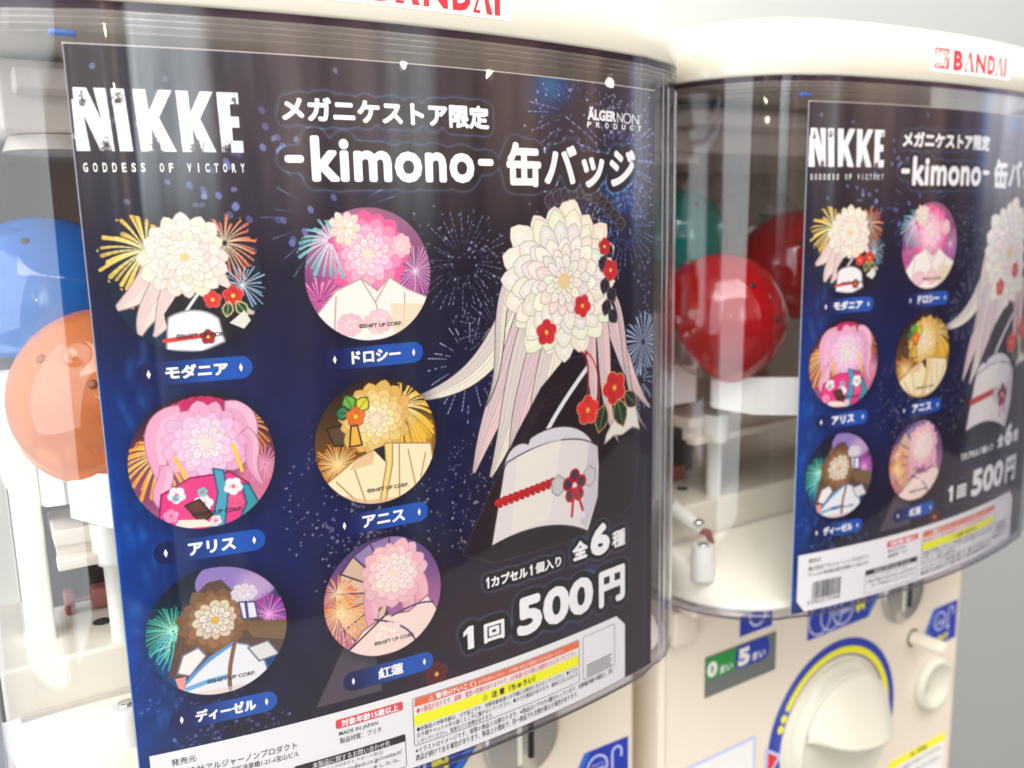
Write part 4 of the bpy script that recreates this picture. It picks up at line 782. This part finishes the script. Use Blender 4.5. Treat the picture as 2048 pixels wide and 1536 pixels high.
    po = MB(); po.lathe([(.34, -2.30), (.34, -2.95), (.28, -3.06), (.20, -3.07), (.185, -4.46)][::-1], (-4.62, 3.3, 0), n=24); mk('support_post', po, M['white'], m)
    sp = MB(); sp.lathe([(.29, -5.95), (.27, -5.20), (.24, -5.13)], (-4.80, 2.2, 0), n=24); s_ = mk('short_post', sp, M['white'], m); sc = MB(); sc.lathe([(.13, 0), (.13, .03), (.05, .035)], (-4.80, 2.2, -5.13), n=16); mk('screw', sc, M['screw'], s_)
    rl = MB(); rl.box(-4.93, -4.2, 4.75, 5.1, -4.40, -4.02, .05); rl.box(-5.38, -5.2, 4.8, 5.1, -4.45, -4.0, .05); rl.tube([(-5.22, 4.85, -4.18), (-4.85, 4.85, -4.18)], .03); mk('red_latch', rl, M['redp'], m)
    # cabinet below
    bd = MB(); bd.loft([rrect(-6.62, 6.62, 3.0, 12, .18, 5, z_) for z_ in (BASE, -6.60)], cap=True); cb = mk('cabinet', bd, M['body'], m)
    tb = MB(); tb.box(-6.3, 6.3, .0 + 2.2, 3.1, -6.95, -6.66, .06); mk('case_ledge', tb, M['body'], m)
    
    for sx in (-1, 1): ed = MB(); ed.box(*sorted((sx * 6.46, sx * 6.49)), 2.985, 3.02, -43.5, -7); mk('panel_groove', ed, M['beige'], m)
    F = 2.996
    lt_ = MB(); lt_.box(-6.44, -5.62, 2.93, 3.02, -7.95, -6.98); lt_ = MB(); lt_.box(-6.42, -5.66, 2.72, 3.05, -7.9, -7.0, .05); lc = mk('side_catch', lt_, M['body'], m); ls = MB(); ls.box(-6.40, -6.0, 2.785, 2.83, -7.90, -7.80); mk('catch_slot', ls, M['slot'], lc)
    # counter window
    wn = MB(); wn.plate([(-5.12, -9.76), (-2.46, -9.76), (-2.46, -8.64), (-5.12, -8.64)], F - .03, F + .02); w1 = mk('counter_window', wn, M['grey'], m)
    g_ = MB(); g_.plate(rr2(-5.10, -4.04, -9.28, -8.66, .02), F - .045, F - .03); mk('zero_label', g_, M['green'], w1)
    g_ = MB(); g_.plate(rr2(-4.04, -2.74, -9.30, -8.66, .22), F - .046, F - .03); mk('five_label', g_, M['blue'], w1)
    def ftext(items, y_): 
        mb = MB()
        for V_, F_ in items: mb.add([(a, y_, b) for a, b in V_], F_)
        return mb
    mk('counter_lettering', ftext([text_fit('0', -5.08, -4.72, -9.22, -8.78, .05), text_fit('まい', -4.62, -4.15, -9.22, -9.0, .03), text_fit('5', -3.95, -3.5, -9.24, -8.74, .06), text_fit('まい', -3.4, -2.9, -9.22, -8.98, .03)], F - .05), M['white_ink'], w1)
    # stickers
    a_ = MB(); a_.plate([(-3.86, -8.42), (-2.62, -8.42), (-2.62, -7.85), (-3.86, -7.85)], F - .01, F); s1 = mk('coin_count_sticker', a_, M['blue'], m)
    def annulus(cx_, cz_, r0, r1, y_, a0=0, a1=360, n=48):
        mb = MB(); vs = []
        for i in range(n + 1):
            t = math.radians(a0 + (a1 - a0) * i / n); vs += [(cx_ + r0 * math.cos(t), y_, cz_ + r0 * math.sin(t)), (cx_ + r1 * math.cos(t), y_, cz_ + r1 * math.sin(t))]
        mb.add(vs, [(2 * i, 2 * i + 1, 2 * i + 3, 2 * i + 2) for i in range(n)]); return mb
    mk('coin_emblem', annulus(-3.2, -7.95, .27, .34, F - .014), M['lilac'], s1)
    a_ = MB(); a_.plate([(-1.12, -9.32), (1.62, -9.32), (2.12, -8.75), (1.62, -8.18), (-1.12, -8.18)], F - .01, F); s2 = mk('coin_sticker', a_, M['blue'], m)
    a_ = MB(); a_.plate([(1.50, -9.16), (1.70, -9.16), (2.05, -8.75), (1.70, -8.34), (1.50, -8.34), (1.84, -8.75)], F - .016, F - .012); mk('arrow_edge', a_, M['blue2'], s2)
    a_ = annulus(-.62, -8.78, .44, .50, F - .015); 
    for q in (annulus(-.10, -8.78, .44, .50, F - .0155), annulus(.42, -8.78, .40, .47, F - .016)): a_.add(q.v, q.f)
    a_.add(*[(lambda t_: ([(a, F - .017, b) for a, b in t_[0]], t_[1]))(t_) for t_ in [text_fit('COIN', .10, .74, -8.90, -8.72, .05)]][0]); mk('coin_emblem', a_, M['lilac'], s2)
    mk('in_lettering', ftext([text_fit('IN', 1.02, 1.42, -9.0, -8.68, .07)], F - .017), M['yellow'], s2)
    hx = [(4.65, -10.68), (5.06, -9.99), (6.38, -10.06), (6.42, -11.28), (5.5, -11.32)]; a_ = MB(); a_.plate([(4.66, -10.66), (5.05, -9.99), (6.38, -9.99), (6.38, -11.31), (5.05, -11.31)], F - .01, F); s3 = mk('return_sticker', a_, M['blue'], m)
    a_ = MB(); a_.plate([(4.66, -10.66), (5.05, -9.99), (5.22, -9.99), (4.84, -10.66), (5.22, -11.31), (5.05, -11.31)], F - .016, F - .012); mk('arrow_edge', a_, M['blue2'], s3)
    a_ = annulus(5.42, -10.48, .27, .33, F - .015); q = annulus(6.02, -10.28, .11, .17, F - .015, 0, 180); a_.add(q.v, q.f); a_.plate([(5.85, -10.75), (5.91, -10.75), (5.91, -10.28), (5.85, -10.28)], F - .016, F - .015); a_.plate([(5.76, -10.75), (6.0, -10.75), (5.88, -10.92)], F - .016, F - .015); a_.plate([(6.13, -10.45), (6.19, -10.45), (6.19, -10.28), (6.13, -10.28)], F - .016, F - .015)
    for t_ in (text_fit('コイン', 5.24, 5.62, -10.45, -10.36, .03), text_fit('COIN', 5.20, 5.64, -10.62, -10.49, .05)): a_.add([(a, F - .017, b) for a, b in t_[0]], t_[1])
    mk('coin_emblem', a_, M['lilac'], s3); mk('out_lettering', ftext([text_fit('OUT', 5.30, 5.95, -11.2, -11.0, .06)], F - .017), M['yellow'], s3)
    # coin slot disc
    a_ = MB(); a_.lathe([(.98, 0), (.98, -.10), (.90, -.16), (.0, -.17)], (3.27, 3.0, -8.92), 'y', 40); d_ = mk('coin_slot', a_, M['metal'], m)
    a_ = MB(); a_.plate([(3.38, -9.42), (3.50, -9.42), (3.50, -8.45), (3.38, -8.45)], 2.80, 2.835); mk('slit', a_, M['slot'], d_); a_ = MB(); a_.plate([(3.08, -9.5), (3.2, -9.5), (3.2, -8.5), (3.08, -8.5)], 2.82, 2.835); mk('slot_rib', a_, M['frame'], d_)
    # turning ring and knob
    KX, KZ = .25, -12.60
    a_ = annulus(KX, KZ, 2.36, 2.90, F - .006, -60, 240, 80); rg = mk('dial_ring', a_, M['blue'], m)
    a_ = annulus(KX, KZ, 2.42, 2.64, F - .012, -50, 145, 60)
    for dg in (145,): q = annulus(KX + 2.53 * math.cos(math.radians(dg)), KZ + 2.53 * math.sin(math.radians(dg)), 0, .11, F - .0125); a_.add(q.v, q.f)
    for dg in (152.5, 159.5): q = annulus(KX + 2.53 * math.cos(math.radians(dg)), KZ + 2.53 * math.sin(math.radians(dg)), 0, .125, F - .012); a_.add(q.v, q.f)
    mk('dial_stripe', a_, M['yellow'], rg)
    a_ = MB(); a_.plate([(-2.74, -12.05), (-2.04, -12.52), (-2.74, -13.2)], F - .012, F - .008); mk('arrow_outline', a_, M['lilac'], rg); a_ = MB(); a_.plate([(-2.62, -12.24), (-2.20, -12.52), (-2.62, -13.0)], F - .018, F - .014); mk('start_arrow', a_, M['red'], rg)
    a_ = MB(); a_.lathe([(2.24, .03), (2.24, -.10), (2.16, -.15), (2.09, -.17), (2.07, -.43), (2.03, -.48), (1.9, -.50), (0, -.50)], (KX, 3.0, KZ), 'y', 56); kn = mk('turning_knob', a_, M['knob'], m)
    # grip: ridge across the knob
    gp = MB(); n1_, n2_ = 45, 121; vs = []; rr_ = 1.98
    for i in range(n1_):
        s_ = math.sin(math.pi / 2 * (-1 + 2 * i / (n1_ - 1)))
        for j in range(n2_):
            t_ = -1 + 2 * j / (n2_ - 1); x_ = s_ * rr_; hm = math.sqrt(max(0, 1 - s_ * s_)) * rr_; z_ = t_ * hm
            zl = .38 - .17 * x_ - .30 * (1 - s_ * s_); d_ = z_ - zl; span = max(hm - zl, .05); ef = (1 - abs(s_) ** 3)
            pr_ = max(0, 1 - d_ / span) ** .7 * .80 * ef if d_ > 0 else (max(0, 1 + d_ / .12) ** 1.5 * .72 + .08 * max(0, 1 + d_ / 2)) * ef
            vs.append((KX + x_, 2.495 - pr_, KZ + z_))
    gp.add(vs, [(i * n2_ + j, (i + 1) * n2_ + j, (i + 1) * n2_ + j + 1, i * n2_ + j + 1) for i in range(n1_ - 1) for j in range(n2_ - 1)], True); mk('knob_grip', gp, M['knob'], kn)
    # return lever and cup
    a_ = MB(); a_.tube([(3.98, 3.05, -10.66), (3.98, 1.95, -10.62), (3.98, 1.9, -10.62)], [.23, .21, .15], 18); lv = mk('return_lever', a_, M['body'], m, ); a_ = MB(); a_.lathe([(.30, -.005), (.24, -.01)], (3.98, 2.992, -10.66), 'y', 24, cap=False); mk('lever_hole', a_, M['slot'], lv)
    a_ = MB(); a_.lathe([(.88, .02), (.86, -.18), (.78, -.24), (.70, -.22), (.5, -.06), (.25, .0), (.001, .0)], (5.16, 2.97, -12.58), 'y', 36, cap=False); cp = mk('return_cup', a_, M['knob'], m)
    a_ = MB(); a_.box(4.62, 4.86, 2.86, 3.1, -12.7, -12.2, .04); mk('cup_slot', a_, M['hopper'], cp)
    # labels
    a_ = MB(); a_.plate([(3.12, -16.4), (6.2, -16.4), (6.2, -14.72), (3.12, -14.72)], F - .004, F); l1 = mk('caution_label', a_, M['paper'], m); a_ = MB(); a_.plate(rr2(3.12, 6.2, -14.98, -14.70, .03), F - .010, F - .006); mk('yellow_header', a_, M['yellow'], l1)
    mk('caution_lettering', ftext([text_fit('⚠ 注意', 4.2, 5.2, -14.95, -14.75, .04), text_fit('コインは左へたおしてください。', 3.3, 6.0, -15.25, -15.08, .0), text_fit('硬貨以外は入れないでください。', 3.3, 6.0, -15.6, -15.42, .0)], F - .014), M['ink'], l1)
    a_ = MB(); a_.plate(rr2(-5.85, -3.12, -15.5, -11.52, .08), F - .004, F); l2 = mk('instruction_label', a_, M['lilac'], m); a_ = MB(); a_.plate(rr2(-5.75, -3.22, -15.4, -11.62, .06), F - .010, F - .006); mk('label_face', a_, M['paper'], l2)
    return m
def cutmat(x): return x

# capsules: coloured dome over a clear cup, with vent holes
def capsule(name, label, col, c, r, axis, clear_side='cap_clear', filling=None):
    th = thing(name, label, 'capsule', c, 'toy capsules in the machines'); q = Vector((0, 0, 1)).rotation_difference(Vector(axis).normalized())
    def tr(mb): mb.v = [tuple(Vector(c) + q @ Vector(v)) for v in mb.v]; return mb
    prof = [(r * math.cos(t), r * math.sin(t)) for t in [math.radians(a) for a in (0, 8, 16, 25, 35, 45, 55, 64, 72)]]
    tz = r * .955; prof = [(a * 1.0, b) for a, b in prof] + [(r * math.cos(math.radians(a)), r * math.sin(math.radians(a)) * (1 - .012 * i)) for i, a in enumerate((77, 82, 86))] + [(.001, r * .96)]
    dome = MB(); dome.lathe([(r * .985, -.10 * r), (r * 1.01, -.08 * r), (r * 1.01, -.02 * r)] + prof, n=56, cap=False); mk('dome', tr(dome), M['cap_' + col], th)
    lo = MB(); lo.lathe([(.001, -r * .92), (r * .3, -r * .90)] + [(r * .97 * math.cos(t), -r * .97 * math.sin(t)) for t in [math.radians(a) for a in (62, 50, 38, 25, 12, 2)]], n=48, cap=False); mk('clear_cup', tr(lo), M[clear_side], th)
    for k_ in range(3):
        a_ = 2.1 * k_ + .6; d = Vector((math.cos(a_) * .36, math.sin(a_) * .36, .93)).normalized(); h = MB(); h.lathe([(.075, .0), (.075, .012), (.0, .012)], n=14)
        qq = Vector((0, 0, 1)).rotation_difference(d); h.v = [tuple(qq @ Vector(v) + d * (r * 1.0)) for v in h.v]; mk('vent_hole', tr(h), M['slot'] if col != 'orange' else M['capbrown'], th)
    if filling:
        for i, (mat_, dx, dz, w_, hh_) in enumerate(filling):
            f_ = MB(); n_ = 7; vs = []; rr_ = random.Random(int(c[0] * 100) + i)
            for a in range(n_):
                for b in range(n_): vs.append((dx + w_ * (a / (n_ - 1) - .5), -.15 + .25 * math.sin(a * 1.4 + b) * .5 + rr_.uniform(-.06, .06), dz + hh_ * (b / (n_ - 1) - .5)))
            f_.add(vs, [(a * n_ + b, (a + 1) * n_ + b, (a + 1) * n_ + b + 1, a * n_ + b + 1) for a in range(n_ - 1) for b in range(n_ - 1)], False); mk('packed_bag', tr(f_), mat_, th)
    return th
M['capbrown'] = pr('capsule_hole_brown', (.30, .09, .04), .5)
M['foil'] = pr('silver_foil', (.72, .74, .75), .22, metal=.9, bump=.5, nscale=90)
M['gpaper'] = pr('green_leaflet', (.05, .26, .16), .5); M['cpaper'] = pr('cream_leaflet', (.62, .55, .5), .5); M['npaper'] = pr('navy_leaflet', (.03, .06, .16), .5)

machine = build_machine()
card = build_card()
T2 = Matrix.Translation(Vector((14.023226, 0, .024883)) * U) @ Matrix.Rotation(.014227, 4, 'Z')
def copy_tree(o, parent=None):
    c = o.copy(); COL.objects.link(c); c.parent = parent
    if o.name in ORG: ORG[c.name] = ORG[o.name]
    for ch in list(o.children): copy_tree(ch, c)
    return c
def to2(o): o.matrix_basis = T2 @ o.matrix_basis; return o
# bpy matrices of new empties are only current after an update
bpy.context.view_layer.update()
machine2 = to2(copy_tree(machine)); machine2['label'] = 'farther capsule toy machine on the right, its round knob in view'
card2 = to2(copy_tree(card)); card2['label'] = 'blurred night-blue display card in the farther right machine beside the wall'
# the farther machine also shows a lever arm over its short post
def arm():
    a = MB(); a.tube([(-6.5, 2.9, -4.25), (-6.2, 2.7, -4.55), (-5.85, 2.55, -4.85)], [.20, .20, .17], 12); o = mk('lever_arm', a, M['frame'], machine); s_ = MB(); s_.lathe([(.15, 0), (.15, .05), (.06, .08)], (-5.98, 2.45, -4.66), n=16); mk('screw', s_, M['screw'], o)
    r_ = MB(); r_.tube([(-5.75, 2.6, -4.95), (-5.5, 2.6, -5.05), (-5.35, 2.6, -5.35)], [.09, .1, .07], 10); mk('red_clip', r_, M['redp'], o); return o
ao = arm(); ao.parent = machine2
for o in machine2.children:
    if o.name.startswith('short_post'): o.location.x -= 1.25 * U

capsule('toy_capsule', 'bright blue capsule, upper of the two at the left edge of the nearer machine', 'blue', (-5.02, 6.1, 1.22), 1.60, (-.25, -.35, .9))
capsule('toy_capsule', 'orange capsule resting on the white tray in the nearer machine, below the blue one', 'orange', (-4.47, 3.3, -.22), 1.50, (-.35, -.75, .62))
capsule('toy_capsule', 'clear capsule half hidden behind the orange and blue ones in the nearer machine', 'clear', (-4.9, 8.6, -.5), 1.5, (.3, .3, .9), filling=[(M['npaper'], .1, 0, 1.3, 1.4)])
def cap2(name, label, col, c, r, axis, **k):
    o = capsule(name, label, col, c, r, axis, **k); return to2(o)
bpy.context.view_layer.update()
for args, kw in (((('toy_capsule', 'large red capsule sitting on the white tray in the farther machine', 'red', (-4.95, 2.85, .14), 1.56, (.12, -.9, .40))), {}),
                 ((('toy_capsule', 'second red capsule, higher up and partly covered by the card in the farther machine', 'red', (-.85, 4.1, 1.2), 1.5, (-.3, -.8, .4))), {}),
                 ((('toy_capsule', 'dark teal capsule at the back left of the farther machine', 'teal', (-4.0, 5.4, 2.0), 1.3, (-.2, -.4, .9))), {}),
                 ((('toy_capsule', 'clear capsule with green and silver packing between the teal and red ones', 'clear', (.0, 6.4, 1.95), 1.5, (.2, -.2, 1))), dict(filling=[(M['gpaper'], .3, .25, 1.2, 1.0), (M['foil'], .1, -.55, 1.4, .8), (M['cpaper'], .4, .9, .9, .35)]))):
    o = capsule(*args, **kw); bpy.context.view_layer.update(); to2(o)

# ------------------------------------------------------------------ setting
w = MB(); w.box(-90, 160, 13, 14, BASE - 1, 60); mk('wall', w, M['wall'], kind='structure')
g = MB(); g.box(-90, 160, -90, 13.5, BASE - 1, BASE); mk('ground', g, M['ground'], kind='structure')
b = MB(); b.box(-6.78, -6.70, 0.0, .4, BASE, -3.2, .02); solo('black_strip', b, M['black'], 'thin black vertical strip beside the left edge of the nearer machine', 'post')  # plain black strip along the left machine's edge
